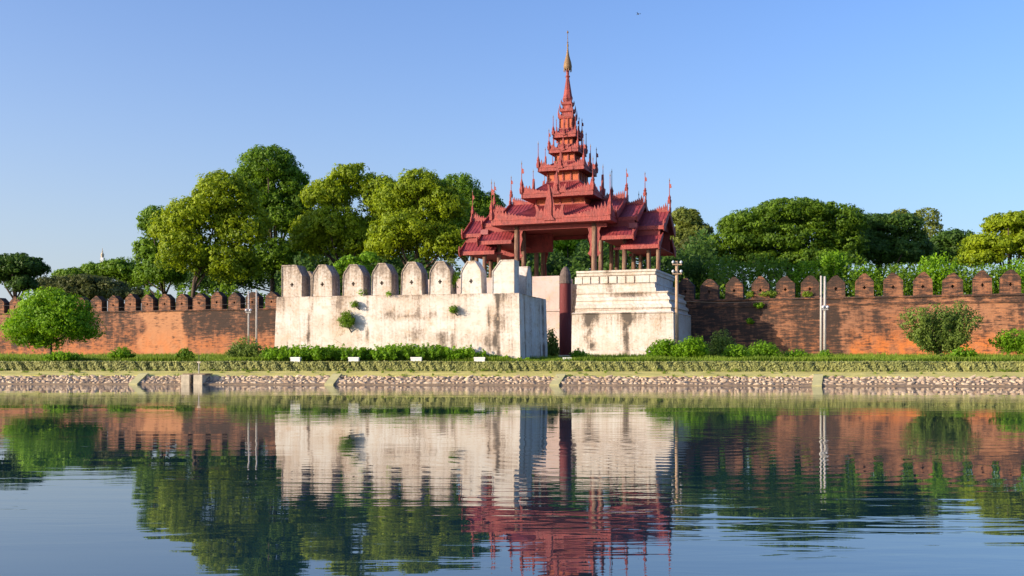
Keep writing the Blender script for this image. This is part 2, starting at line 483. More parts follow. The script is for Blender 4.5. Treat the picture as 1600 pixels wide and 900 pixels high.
b = MB(); b.tube([(0, 0, .9), (0, 0, 1.9)], [.018, .012], 6); b.build('thin_rod', M['iron'], gp)

# ------------------------------------------------------------------ foliage builders
def quads_mesh(name, P, Nn, size, mat, parent, rng, aspect=.6):
    n = len(P)
    t = rng.normal(size=(n, 3)); t -= (t * Nn).sum(1, keepdims=True) * Nn; t /= np.linalg.norm(t, axis=1, keepdims=True) + 1e-9
    b = np.cross(Nn, t)
    s = (size * rng.uniform(.5, 1.45, n))[:, None]
    V = np.empty((n, 4, 3), dtype=np.float32)
    V[:, 0] = P - t * s * .5; V[:, 1] = P + b * s * aspect * .5; V[:, 2] = P + t * s * .5; V[:, 3] = P - b * s * aspect * .5
    me = D.meshes.new(name); me.vertices.add(n * 4); me.loops.add(n * 4); me.polygons.add(n)
    me.vertices.foreach_set('co', V.ravel())
    me.loops.foreach_set('vertex_index', np.arange(n * 4, dtype=np.int32))
    me.polygons.foreach_set('loop_start', np.arange(0, n * 4, 4, dtype=np.int32))
    me.materials.append(mat); me.update(calc_edges=True); me.validate()
    o = D.objects.new(name, me); COL.objects.link(o)
    if parent: o.parent = parent
    return o

def crown_points(ells, n, rng, lobe=1.6, flat=.8, inner=.14, low=-.35, rad_j=.10):
    """leaf positions clustered in clumps on lobes on ellipsoids"""
    E = np.array(ells, float)
    area = (E[:, 3] * E[:, 4] + E[:, 3] * E[:, 5] + E[:, 4] * E[:, 5])
    LC, LR, LD = [], [], []
    for e, a in zip(E, area):
        k = max(5, int(a * 4.2 / (lobe ** 2 * 1.3)))
        d = rng.normal(size=(k * 3, 3)); d /= np.linalg.norm(d, axis=1, keepdims=True)
        d = d[d[:, 2] > low][:k]
        r = lobe * rng.uniform(.55, 1.25, len(d))
        sc = np.maximum(e[3:6] - r[:, None] * .75, .1)
        LC.append(e[:3] + d * sc * rng.uniform(.86, 1.06, (len(d), 1))); LR.append(r); LD.append(d)
    LC = np.concatenate(LC); LR = np.concatenate(LR); LD = np.concatenate(LD)
    # clumps
    kc = 12
    cd = rng.normal(size=(len(LC), kc, 3)) + LD[:, None] * .7; cd /= np.linalg.norm(cd, axis=2, keepdims=True)
    CC = (LC[:, None] + cd * LR[:, None, None] * np.array([1, 1, flat]) * rng.uniform(.6, 1.0, (len(LC), kc, 1))).reshape(-1, 3)
    CD = cd.reshape(-1, 3); CR = np.repeat(LR, kc) * .40
    w = CR ** 2; w /= w.sum()
    idx = rng.choice(len(CC), n, p=w)
    d = rng.normal(size=(n, 3)) + CD[idx] * .6; d /= np.linalg.norm(d, axis=1, keepdims=True)
    P = CC[idx] + d * CR[idx][:, None] * rng.uniform(.5, 1.15, (n, 1)) * np.array([1, 1, flat])
    Nn = d * .9 + CD[idx] * .7 + rng.normal(size=(n, 3)) * .35
    ni = int(n * inner)
    if ni:
        ei = rng.choice(len(E), ni, p=area / area.sum())
        dd = rng.normal(size=(ni, 3)); dd /= np.linalg.norm(dd, axis=1, keepdims=True)
        P[:ni] = E[ei, :3] + dd * E[ei, 3:6] * rng.uniform(.2, .72, (ni, 1)); Nn[:ni] = rng.normal(size=(ni, 3))
    Nn /= np.linalg.norm(Nn, axis=1, keepdims=True) + 1e-9
    return P, Nn, LC

def shoot_points(ells, n, rng, shoots, sp=.11, base=None):
    """leaves strung along stems that fan out from the foot, so the outline is ragged"""
    E = np.array(ells, float); w = E[:, 3] * E[:, 5]; k = rng.choice(len(E), shoots, p=w / w.sum())
    d = rng.normal(size=(shoots, 3)); d /= np.linalg.norm(d, axis=1, keepdims=True); d[:, 2] = np.abs(d[:, 2]) * 1.1 - .25
    tip = E[k, :3] + d * E[k, 3:6] * rng.uniform(.55, 1.22, (shoots, 1))
    foot = np.stack([E[k, 0] * .45 + rng.normal(size=shoots) * .12, rng.normal(size=shoots) * .15, np.zeros(shoots)], 1)
    mid = foot * .45 + tip * .55; mid[:, 2] += rng.uniform(.0, .25, shoots) * E[k, 5]
    i = rng.integers(0, shoots, n); t = rng.uniform(.25, 1, n) ** .8; t = t[:, None]
    c = foot[i] * (1 - t) ** 2 + 2 * mid[i] * t * (1 - t) + tip[i] * t ** 2
    sc = np.clip(E[k, 3], .3, 3)[i][:, None]
    P = c + rng.normal(size=(n, 3)) * sp * sc * (1.25 - t * .75)
    Nn = rng.normal(size=(n, 3)) * .7 + (P - E[k[i], :3]) / E[k[i], 3:6] * .6 + np.array([-.2, -.3, .4]); Nn /= np.linalg.norm(Nn, axis=1, keepdims=True)
    return P, Nn, tip

def tree(name, label, mat, Z, ells, seed, n=16000, leaf=.34, lobe=1.6, trunk=None, tr=.35, group=None, cat='tree', inner=.14,
         crown='crown', flat=.8, zb=None, limbs=7, depth=None, low=-.35, stems=1, shoots=0, sp=.11):
    """ells: (px, py, half width px, half height px[, dZ]) in the photograph, turned into metres at distance Z"""
    rng = np.random.default_rng(seed); m = Z / 1600
    tx = trunk if trunk is not None else sum(e[0] for e in ells) / len(ells)
    X0 = PX(tx, Z); z0 = gz(X0, Z) if zb is None else zb
    root = empty(name, (X0, Z, z0), 0, label=label, cat=cat, group=group)
    L = []
    for e in ells:
        dz = e[4] if len(e) > 4 else rng.uniform(-1, 1) * .3 * e[2] * m
        rx = e[2] * m
        L.append((PX(e[0], Z) - X0, dz, PZ(e[1], Z) - z0, rx, (depth or .9) * rx, e[3] * m))
    big = n > 9000
    if big: n = int(n * 1.35); leaf *= 1.12; inner = inner + .10
    P, Nn, LC = crown_points(L, n, rng, lobe, flat, inner, low)
    if shoots:
        q = rng.random(len(P)) < .72; P2, N2, LC = shoot_points(L, len(P), rng, shoots, sp); P = np.where(q[:, None], P2, P); Nn = np.where(q[:, None], N2, Nn)
    P[:, 2] = np.maximum(P[:, 2], .05)
    quads_mesh(crown, P, Nn, leaf, M[mat], root, rng)
    # trunk and limbs
    tb = MB()
    E = np.array(L); zc = (E[:, 2] * E[:, 3]).sum() / E[:, 3].sum(); xc = (E[:, 0] * E[:, 3]).sum() / E[:, 3].sum()
    zlow = (E[:, 2] - E[:, 5]).min(); fork = max(.12 * zc, min(zc * .62, zlow + .25 * (zc - zlow)))
    for s_ in range(stems):
        o = (rng.uniform(-.5, .5) * tr * 3 if stems > 1 else 0)
        tb.tube([(o, 0, -.25), (o * 1.2 + xc * .06, 0, fork * .5), (o * 1.5 + xc * .25, 0, fork), (o * 2 + xc * .6, .1, (fork + zc) / 2), (o * 3 + xc, .2, zc)],
                [tr * 1.25, tr, tr * .85, tr * .6, tr * .35], 8)
    pick = rng.choice(len(LC), min(limbs, len(LC)), replace=False)
    for p in pick:
        t = LC[p]; a = np.array([xc * .25, 0, fork * rng.uniform(.85, 1.1)]); mid = a * .5 + t * .5 + np.array([0, 0, -.12 * (t[2] - a[2])])
        tb.tube([a, mid, t], [tr * .55, tr * .38, tr * .12], 6)
    tb.build('trunk' if stems == 1 else 'stems', M['bark'], root, smooth=True)
    return root

# ------------------------------------------------------------------ hedge
def hedge():
    root = empty('clipped_hedge', (*BK.W(0, 3.5), 1.0), -BK.th, label='long low olive clipped hedge running along the top of the bank', cat='hedge')
    rng = np.random.default_rng(5); n = 60000
    u = rng.uniform(-72, 72, n); top = rng.random(n) < .34
    t = rng.random(n)
    nn = np.where(top, t * 1.25, .0); zz = np.where(top, .73, t * .73)
    f = np.sin(u * 3.1 + np.sin(u * 1.7) * 2 + zz * 3) * .5 + np.sin(u * 7.7 + zz * 5 + np.sin(u * .9) * 3) * .5
    nn = nn + np.where(top, 0, .10 - f * .10 + rng.normal(size=n) * .03)
    zz = zz + np.where(top, rng.normal(size=n) * .018 + .02 * np.sin(u * .5), 0)
    keep = top | (f > -.62) | (rng.random(n) < .35)
    P = np.stack([u, nn, zz], 1)[keep]; tp = top[keep]
    Nn = np.where(tp[:, None], np.array([0, -.25, 1.]), np.array([-.2, -1., .3])) + rng.normal(size=P.shape) * .35
    Nn /= np.linalg.norm(Nn, axis=1, keepdims=True)
    quads_mesh('foliage', P, Nn, .15, M['hedge'], root, rng, .8)
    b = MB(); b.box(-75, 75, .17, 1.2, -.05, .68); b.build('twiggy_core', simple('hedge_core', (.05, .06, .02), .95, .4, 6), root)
hedge()

# low white blocks behind the hedge
for i, (px, wpx, lab) in enumerate([(461, 16, 'low white concrete block at the left corner of the white bastion'),
                             (552, 17, 'low white concrete block below the leafy plant growing on the bastion'),
                             (650, 18, 'low white concrete block in front of the middle of the bastion'),
                             (749, 18, 'low white concrete block near the black streak at the right end of the bastion')]):
    Z = 81.2; X = PX(px, Z)
    r_ = empty('white_block', (X, Z, gz(X, Z)), -BK.th, label=lab, cat='concrete block', group='white concrete blocks along the hedge')
    w_ = wpx * Z / 1600 / 2
    b = MB(); b.frusta([(.24, -w_, w_, 0, .42), (.36, -w_ + .01, w_ - .01, 0.01, .41)]); b.build('slab', M['white'], r_)
    b = MB(); b.box(-w_ + .03, w_ - .03, .03, .39, -.05, .238); b.build('plinth', M['white'], r_)

# ------------------------------------------------------------------ merlons
def merlon(frame_parent, u0, u1, n0, n1, zb, h, mat, name='merlon', style='point', face='front', stain_shade=0, hole=True, rng=random, top_dark=0, trim=False):
    """solid upright battlement with a cross-shaped loophole sunk into its face"""
    w = (u1 - u0) / 2; cx = (u0 + u1) / 2
    j = lambda a: rng.uniform(-a, a)
    if style == 'point': out = [(-w, 0), (w, 0), (w * .97 + j(.02), h * .66), (w * .44, h * .90 + j(.08)), (w * .17, h + j(.06)), (-w * .17, h + j(.05)), (-w * .46, h * .90 + j(.06)), (-w * .97 + j(.02), h * .66)]
    elif style == 'sharp': out = [(-w, 0), (w, 0), (w * .98, h * .70 + j(.03)), (w * .14, h + j(.03)), (-w * .14, h), (-w * .98, h * .70 + j(.03))]
    elif style == 'trap': out = [(-w * 1.04, 0), (w * 1.04, 0), (w * .98, h * .66), (w * .86, h * .76), (w * .36, h), (-w * .36, h), (-w * .86, h * .76), (-w * .98, h * .66)]
    elif style == 'cornerR': out = [(-w, 0), (w, 0), (w * 1., h * .66), (w * .45, h), (-w, h)]
    elif style == 'cornerL': out = [(-w, 0), (w, 0), (w, h), (-w * .25, h), (-w, h * .66)]
    bm = bmesh.new()
    zc = h * .38; a, c_ = .075, .18
    cross = [(-a, -c_), (a, -c_), (a, -a * .8), (c_ * .9, -a * .8), (c_ * .9, a * .8), (a, a * .8), (a, c_), (-a, c_), (-a, a * .8), (-c_ * .9, a * .8), (-c_ * .9, -a * .8), (-a, -a * .8)]
    def P(x, y, z):
        if face == 'front': return (cx + x, n0 + y, zb + z)
        return (n1 - y, cx + x, zb + z)      # face looks along +x: u-range runs along local y
    dep = n1 - n0
    ov = [bm.verts.new(P(x, 0, z)) for x, z in out]; bv = [bm.verts.new(P(x * .98, dep, z)) for x, z in out]
    oe = [bm.edges.new((ov[i], ov[(i + 1) % len(ov)])) for i in range(len(ov))]
    if hole:
        cv = [bm.verts.new(P(x, 0, zc + z)) for x, z in cross]; dv = [bm.verts.new(P(x, .35, zc + z)) for x, z in cross]
        ce = [bm.edges.new((cv[i], cv[(i + 1) % len(cv)])) for i in range(len(cv))]
        bmesh.ops.triangle_fill(bm, edges=oe + ce, use_beauty=True)
        for i in range(len(cv)): bm.faces.new((cv[i], cv[(i + 1) % len(cv)], dv[(i + 1) % len(cv)], dv[i]))
        bm.faces.new(dv)
    else: bm.faces.new(ov)
    for i in range(len(ov)): bm.faces.new((ov[i], ov[(i + 1) % len(ov)], bv[(i + 1) % len(ov)], bv[i]))
    bm.faces.new(bv)
    bmesh.ops.recalc_face_normals(bm, faces=bm.faces)
    me = D.meshes.new(name); bm.to_mesh(me); bm.free(); me.materials.append(mat)
    at = me.attributes.new('stain_shade', 'FLOAT', 'POINT')
    at.data.foreach_set('value', [stain_shade + (top_dark if v.co.z > zb + h * .6 else 0) + (1.1 if v.co.y > n0 + .3 and face == 'front' and mat is M['brick'] else .2 if v.co.y > n0 + .3 and face == 'front' else 0) for v in me.vertices])  # raised rear values paint shade onto the merlon's sides, deepest on brick
    o = D.objects.new(name, me); COL.objects.link(o); o.parent = frame_parent
    if trim:
        e = MB(); k = len(out)
        for i in range(1, k):                # a thin raised fillet around the face (not along the foot)
            (x0, z0), (x1, z1) = out[i], out[(i + 1) % k]
            if z0 == 0 and z1 == 0: continue
            s_ = .93
            def Q(x, z): return (x * s_, max(.02, (z - h * .45) * s_ + h * .45))
            q = [(x0, z0), (x1, z1), Q(x1, z1), Q(x0, z0)]
            f0 = [P(x * 1.01, -.05, z) for x, z in q]; f1 = [P(x * 1.01, .02, z) for x, z in q]
            e.add(f0 + f1, [(0, 1, 2, 3), (7, 6, 5, 4), (0, 4, 5, 1), (1, 5, 6, 2), (2, 6, 7, 3), (3, 7, 4, 0)])
        t = e.build('edge_fillet', mat, o, attrs={'stain_shade': lambda x, y, z: stain_shade + .35})
    return o

# ------------------------------------------------------------------ brick city wall
def sm(x, a, b):
    t = max(0., min(1., (x - a) / (b - a))) if a != b else 0.
    return t * t * (3 - 2 * t)
def bump1(x, c, w): return math.exp(-((x - c) / w) ** 2)
def wall_section(root, u0, u1, fr, top):
    mb = MB(); nu = int((u1 - u0) / .4); nz = 22
    z0 = 1.4
    rr = random.Random(8)
    for i in range(nu + 1):
        for j in range(nz + 1):
            uu = u0 + (u1 - u0) * i / nu; t = j / nz; zz = z0 + (top - z0) * t
            mb.v.append((uu, -.55 * (1 - t) + rr.uniform(-.02, .02), zz))
    for i in range(nu):
        for j in range(nz):
            a = i * (nz + 1) + j; mb.f.append((a, a + nz + 1, a + nz + 2, a + 1))
    o = len(mb.v)
    mb.v += [(u0, 2.2, z0), (u0, 2.2, top), (u1, 2.2, z0), (u1, 2.2, top)]
    last = nu * (nz + 1)
    mb.f.append(tuple([o, 0] + list(range(1, nz + 1)) + [o + 1]))
    mb.f.append(tuple([o + 2, o + 3] + [last + j for j in range(nz, -1, -1)]))
    mb.f.append((o, o + 1, o + 3, o + 2))
    mb.f.append(tuple([o + 1] + [i * (nz + 1) + nz for i in range(nu + 1)] + [o + 3]))
    def stain_shade(x, y, z):
        px, py = fr.pp(x, y, z); v = 0.
        v += .55 * sm(py, 492 if px < 600 else 472, 480 if px < 600 else 464)
        if px < 600:
            v += .85 * sm(px, 283, 287) * sm(py, 534, 512)                                   # black band right of the pale repair
            v += .50 * sm(px, 222, 200) * sm(px, 60, 120) * sm(py, 548, 525)
            v += .6 * sm(px, 100, 60) * sm(py, 510, 540)
            v -= .5 * sm(py, 540, 552)
        else:
            v += .72 * sm(px, 1330, 1300)*(1-.5*bump1(px,1225,28)) - .25 * sm(py, 520, 545) * sm(px, 1300, 1340)  # the wall's shadowed end towards the gate is darkened in colour
            for c, w_, a in ((1300, 22, .5), (1345, 10, .45), (1372, 8, .7), (1386, 6, .5), (1440, 12, .25), (1530, 5, .7), (1552, 6, .5), (1580, 8, .6), (1595, 5, .5)):
                v += a * bump1(px, c, w_) * sm(py, 560, 480)
        return v
    def patch(x, y, z):
        px, py = fr.pp(x, y, z)
        edge = 222 - 8 * math.sin(py * .12)
        a = sm(px, edge - 3, edge + 3) * sm(px, 286 + (py - 500) * .15 + 2, 286 + (py - 500) * .15 - 2)
        b = .35 * sm(px, 1420, 1500)
        return max(a if px < 600 else 0, b)
    def orange(x, y, z):
        px, py = fr.pp(x, y, z)
        return sm(py, 505, 540) * (.45 if px < 600 else .9 if px > 1325 else .15)
    at = {'stain_shade': stain_shade, 'patch': patch, 'orange': orange}
    mb.build('wall_body', M['brick'], root, attrs=at, fix=True)
    c = MB(); c.frusta([(top + .002, u0, u1, -.16, 1.5), (top + .16, u0, u1, -.16, 1.5), (top + .2, u0, u1, -.06, 1.45)])
    c.build('coping_course', M['brick'], root, attrs={'stain_shade': lambda x, y, z: .7})
    if u0 < 0: return
    c = MB(); c.frusta([(top - .75, u0, u1, -.13, .5), (top - .55, u0, u1, -.17, .5), (top - .52, u0, u1, -.13, .5)])
    c.build('string_course', M['brick'], root, attrs={'stain_shade': lambda x, y, z: .6})

rng = random.Random(11)
WO = (WL.ox, WL.oy, 0)
TOP = 8.45
lw = empty('brick_wall', WO, -WL.th, label='long old brick city wall with pointed battlements left of the white bastion', cat='city wall')
wall_section(lw, WL.u(-160), WL.u(520), WL, TOP)
cs = [-100, -76, -51, -27, -2, 23, 48, 73.5, 99, 124.5, 150, 176.7, 203.4, 230, 257, 284, 311, 338.3, 366, 394, 424, 455]
for c in cs:
    u = WL.u(c + 0); w_ = 1.0 + rng.uniform(-.05, .05)
    w_ += rng.uniform(-.06, .03); merlon(lw, u - w_, u + w_, 0, 1.15, TOP + .2, 2.30 + rng.uniform(-.16, .10), M['brick'], style='sharp', rng=rng, stain_shade=.12 + rng.uniform(0, .2) + (.25 if c > 330 else 0), top_dark=.25)
rw = empty('brick_wall', WO, -WL.th, label='long orange brick city wall with rounded battlements right of the gate', cat='city wall')
wall_section(rw, WL.u(1020), WL.u(1900), WL, TOP)
cs = [1071, 1108, 1147, 1188, 1227, 1265.5, 1306, 1350.5, 1395.5, 1442, 1488.5, 1535, 1579, 1628, 1678, 1730]
for c in cs:
    u = WL.u(c); w_ = (1.0 if c < 1330 else .97) + rng.uniform(-.05, .05)
    merlon(rw, u - w_, u + w_, 0, 1.15, TOP + .2, 2.42 + rng.uniform(-.16, .08), M['brick'], style='point', rng=rng, stain_shade=(.40 if c < 1320 else .10) + rng.uniform(0, .25), top_dark=.3)  # merlons above the shadowed stretch are painted darker too

# ------------------------------------------------------------------ white bastion
def bastion():
    root = empty('white_bastion', (BS.ox, BS.oy, 0), -BS.th, label='big whitewashed bastion with eight battlements in front of the gate, streaked and cracked', cat='bastion')
    uL = BS.u(432); top = 7.2; z0 = 1.3
    mb = MB(); nu, nz = 84, 24
    def bat(t): return .17 * (1 - t)
    for i in range(nu + 1):
        for j in range(nz + 1):
            t = j / nz; s_ = i / nu
            x = (uL - bat(t)) + ((0 + bat(t)) - (uL - bat(t))) * s_
            mb.v.append((x, -bat(t), z0 + (top - z0) * t))
    for i in range(nu):
        for j in range(nz):
            a = i * (nz + 1) + j; mb.f.append((a, a + nz + 1, a + nz + 2, a + 1))
    dpt = 8.6
    def ring(t): return [(bat(t), -bat(t)), (bat(t) + .0, dpt)]
    # right side, with a shallow projecting strip towards the rear
    b0 = len(mb.v); nd = 30
    for i in range(nd + 1):
        for j in range(nz + 1):
            t = j / nz; y = -bat(t) + (dpt + bat(t)) * i / nd
            mb.v.append((bat(t) + (.22 if i >= 20 else 0), y, z0 + (top - z0) * t))
    for i in range(nd):
        for j in range(nz):
            a = b0 + i * (nz + 1) + j; mb.f.append((a, a + nz + 1, a + nz + 2, a + 1))
    o = len(mb.v)
    mb.v += [(uL - .17, dpt, z0), (.39, dpt, z0), (.22, dpt, top), (uL, dpt, top), (uL - .17, -.17, z0), (uL, 0, top), (.0, 0, top)]
    mb.f += [(o + 1, o, o + 3, o + 2), (o, o + 4, o + 5, o + 3), (o + 5, o + 6, o + 2, o + 3)]
    def stain_shade(x, y, z):
        px, py = BS.pp(x, y, z); v = 0.; wx = mnoise.noise((x * .5, y * .5, z * .7)); wz = mnoise.noise((x * 1.3, 7, z * 1.1)); px += wx * 5; py += wz * 8
        if y > .3:
            for c, w_, a in ((1.6, .18, .7), (5.9, .25, .5), (7.2, .5, .8), (3.6, .6, .3)): v += a * bump1(y, c, w_)
            return v * (1.0 + wz) - .02
        v += .25 * sm(py, 470, 458) 
        for c, w_, a, y0, y1 in ((484, 2.2, .55, 455, 560), (574, 1.6, .4, 460, 560), (529, 9, .35, 455, 505), (708, 2.5, .45, 470, 560), (777, 4.2, .95, 455, 565), (764, 3, .62, 470, 555),
                                 (650, 25, .25, 455, 530), (690, 14, .35, 520, 560), (790, 8, .3, 460, 520)):
            v += a * bump1(px, c, w_) * sm(py, y0 - 5, y0 + 5) * sm(py, y1 + 5, y1 - 5)
        v += .30 * bump1(py, 495, 5) * sm(px, 560, 600) * sm(px, 735, 700)
        v += .35 * sm(px, 470, 430) * sm(py, 510, 470)
        return v * (1 + .9 * wz) + .30 * wx + .02
    mb.build('wall_body', M['plaster'], root, attrs={'stain_shade': stain_shade})
    c = MB(); c.box(uL + .03, .0, .03, 2.0, top + .002, top + .05); c.build('top_ledge', M['plaster'], root, attrs={'stain_shade': lambda x, y, z: .4})
    fr = [(440.5, 472, 414, 'cornerR', .24), (488, 519, 413.5, 'trap', .2), (536, 568, 413, 'trap', .26), (581, 612, 411, 'trap', .22), (627, 659, 409, 'trap', .18),
          (671, 704, 408, 'trap', .18), (720, 752, 407.5, 'trap', .0), (769, 803.5, 406, 'cornerL', -.05)]
    for a, b, ty, st, sn in fr:
        u0, u1 = BS.u(a, .12), BS.u(b, .12)
        h = BS.z(ty, (u0 + u1) / 2, .12) - top - .05
        merlon(root, u0, u1, .12, 1.7, top + .05, h, M['plaster'], style=st, rng=rng, stain_shade=sn - .08, top_dark=.35 if sn > .1 else .0, trim=True, hole=(st != 'cornerL'))
    # on the right-hand side, looking along +x
    merlon(root, 3.1, 5.1, -1.9, -.22, top + .05, 2.45, M['plaster'], style='trap', face='side', rng=rng, stain_shade=-.02, trim=True)
    u = BS.u(478, 6.6); merlon(root, u - 1, u + 1, 6.6, 8.2, top + .05, 2.75, M['plaster'], style='trap', rng=rng, stain_shade=.6, hole=False)
bastion()

# ------------------------------------------------------------------ gate platform (two flanks)
def gate_platform():
    rt = empty('gate_terrace', (PV.ox, PV.oy, 0), -PV.th, label='tall stepped white terrace with moulded courses and small balusters right of the gate', cat='terrace')
    n0 = -17.
    U = lambda px: PV.u(px, n0)
    ul, uL2 = U(893.5), U(897)
    u3, u2, u1 = U(1052.5), U(1043), U(1020)
    zz = lambda py: PV.z(py, U(960), n0)
    WN = lambda x, z: 1 + 1.1 * mnoise.noise((x * .9, 3, z * .9)) + .6 * mnoise.noise((x * 2.1, 9, z * 1.6))
    st0 = {'stain_shade': lambda x, y, z: .04 + WN(x, z) *( .45 * sm(z, zz(520), zz(489)) * (1 if z < zz(488) else 0) * (.4 + .6 * (bump1(x, U(922), 1.2) + bump1(x, U(980), .8) + .6 * bump1(x, U(1010), 1.5)))
                                     + .8 * bump1(x + .5 * mnoise.noise((1, 1, z * .8)), U(920), .4) * sm(z, 2.5, 3.2) * (z < zz(488)) + .75 * bump1(x + .6 * mnoise.noise((4, 1, z * .9)), U(979), .35) * (z < zz(488)) + .35 * bump1(z, zz(545), .12))}
    def grid(levels, nu, nm, rear=-6.6, at=None, nsub=8):
        """front sheet finely divided so stains can sit on it"""
        m = MB(); rows = []
        for k in range(len(levels) - 1):
            (za, a0, a1, af), (zb, b0, b1, bf) = levels[k], levels[k + 1]
            sub = nsub if zb - za > 1 else 1
            for q in range(sub):
                t = q / sub; rows.append((za + (zb - za) * t, a0 + (b0 - a0) * t, a1 + (b1 - a1) * t, af + (bf - af) * t))
        rows.append(levels[-1])
        for z, x0, x1, f in rows:
            for i in range(nu + 1): m.v.append((x0 + (x1 - x0) * i / nu, f, z))
            m.v.append((x1, rear, z)); m.v.append((x0, rear, z))
        w = nu + 3
        for r_ in range(len(rows) - 1):
            for i in range(w):
                a = r_ * w + i; b = r_ * w + (i + 1) % w
                m.f.append((a, b, b + w, a + w))
        last = (len(rows) - 1) * w
        m.f.append(tuple(last + i for i in range(w)))
        return m.build(nm, M['plaster'], rt, attrs=at)
    # lower plinth
    grid([(1.4, ul - .1, u3 + .22, n0 - .5), (zz(549), ul - .05, u3 + .15, n0 - .42), (zz(547), ul, u3 + .05, n0 - .2), (zz(491), ul + .03, u3 - .02, n0 - .05), (zz(489.5), ul - .02, u3 + .04, n0 - .16), (zz(487.5), ul + .1, u3 - .1, n0 + .05)],
         40, 'lower_plinth', at=st0)
    # moulded middle courses
    lv = []; ys = [487.4, 485, 482, 481, 477, 475, 474, 470, 469, 465, 463, 462, 459, 456.5, 455.5]
    ins = [0.15, .15, .15, .02, .02, .2, .28, .28, .16, .16, .3, .4, .4, .22, .22]
    for y_, s_ in zip(ys, ins):
        f = (487 - y_) / 32
        lv.append((zz(y_), uL2, u2 + .35 - .35 * f + .1 - s_ , n0 + .2 + s_ + f * .5))
    grid(lv, 30, 'moulded_courses', rear=-6.5, at={'stain_shade': lambda x, y, z: .05 + .75 * bump1(x, U(980), 2.2) * bump1(z, zz(460), .25) + .3 * bump1(z, zz(482), .06)})
    f = n0 + 1.0
    lv = [(zz(455.4), uL2, u1 + .15, f - .1), (zz(450), uL2, u1 + .12, f - .1), (zz(449), uL2, u1, f + .05), (zz(444), uL2, u1 - .02, f + .05), (zz(443), uL2, u1 + .03, f - .0),
          (zz(441.6), uL2, u1 - .12, f + .18), (zz(430), uL2, u1 - .12, f + .18), (zz(429), uL2, u1 + .02, f), (zz(425), uL2, u1 + .05, f - .04), (zz(424), uL2, u1 + .16, f - .18), (zz(421), uL2, u1 + .18, f - .2)]
    grid(lv, 30, 'upper_parapet', rear=-5.6, at={'stain_shade': lambda x, y, z: .05 + .35 * bump1(x, U(948), .5)})
    for px in (899, 911.5, 925, 939, 953, 967, 980.5, 994.5, 1008, 1018):
        c = U(px) + (.05 if px < 1000 else -.1); b = MB(); b.box(c - .40, c + .40, f - .0, f + .17, zz(441.2), zz(430.3)); b.build('baluster', M['plaster'], rt)
    # body behind, carrying the right half of the pavilion
    b = MB(); b.box(1.9, 12.95, -6.7, 7.5, 1.4, 10.75); b.build('rear_core', M['plaster'], rt, attrs={'stain_shade': lambda x, y, z: .3})
    # left flank
    lt = empty('gate_terrace', (PV.ox, PV.oy, 0), -PV.th, label='plain pinkish white gate flank behind the right end of the bastion', cat='terrace')
    n1 = -12.; zq = lambda py: PV.z(py, PV.u(862, n1), n1); ur = PV.u(873.5, n1)
    b = MB(); b.frusta([(1.4, -15, ur + .05, n1 - .05, -6.5), (zq(487), -15, ur + .03, n1 - .03, -6.5), (zq(486), -15, ur + .12, n1 - .14, -6.5), (zq(484), -15, ur + .12, n1 - .14, -6.5), (zq(483), -15, ur, n1, -6.5), (zq(431), -15, ur, n1 + .1, -6.5)])
    b.build('wall_body', M['plaster_pale'], lt)
    b = MB(); b.box(-12.95, -2.2, -6.45, 7.5, 1.4, 10.75); b.build('rear_core', M['plaster_pale'], lt)
    b = MB(); b.box(-2.15, 1.85, -4.0, 5.0, 9.6, 10.7); b.build('passage_lintel', M['soffit'], lt)
gate_platform()

# dark red post beside the gate
def red_post():
    Z = 93.; X = PX(883.5, Z); s = Z / 1600
    z0 = gz(X, Z); root = empty('gate_post', (X, Z, z0), -R(10), label='thick dark red timber post with a pointed grey head in front of the gate', cat='post')
    zt = lambda py: PZ(py, Z) - z0
    r_ = 9.6 * s
    b = MB(); b.lathe([(-.2, r_ * .98), (zt(520), r_), (zt(445), r_ * .90), (zt(443), r_ * .90)], n=14); b.build('shaft', M['redpost'], root, smooth=True)
    b = MB(); b.lathe([(zt(443.2), r_ * 1.0), (zt(439), r_ * 1.0), (zt(438.5), r_ * .9), (zt(430), r_ * .93), (zt(422), r_ * .66), (zt(418), r_ * .36), (zt(416.5), r_ * .1)], n=14)
    b.build('head', simple('grey_capstone', (.12, .085, .07), .9, .3, 5), root, smooth=False)
    b = MB(); b.frusta([(-.2, -.62, .62, -.7, .5), (.35, -.55, .55, -.62, .5)]); b.build('footing', M['concrete'], root)
red_post()
X = PX(901 - 16, 81.3)
r_ = empty('concrete_block', (PX(886, 81.3), 81.3, gz(X, 81.3)), -.1, label='small white concrete block behind the hedge at the foot of the dark red post', cat='block')
b = MB(); b.frusta([(-.05, -.37, .37, 0, .4), (.33, -.35, .35, 0, .4)]); b.build('block_body', M['white'], r_)
r_ = empty('brick_block', (PX(933, 92), 92, gz(PX(933, 92), 92)), .1, label='orange brick lump lying in the grass before the stepped terrace', cat='brick')
b = MB(); b.frusta([(-.05, -.42, .42, 0, .4), (.28, -.36, .38, 0.03, .38), (.34, -.3, .3, .08, .33)]); b.build('brick_lump', M['brickred'], r_)

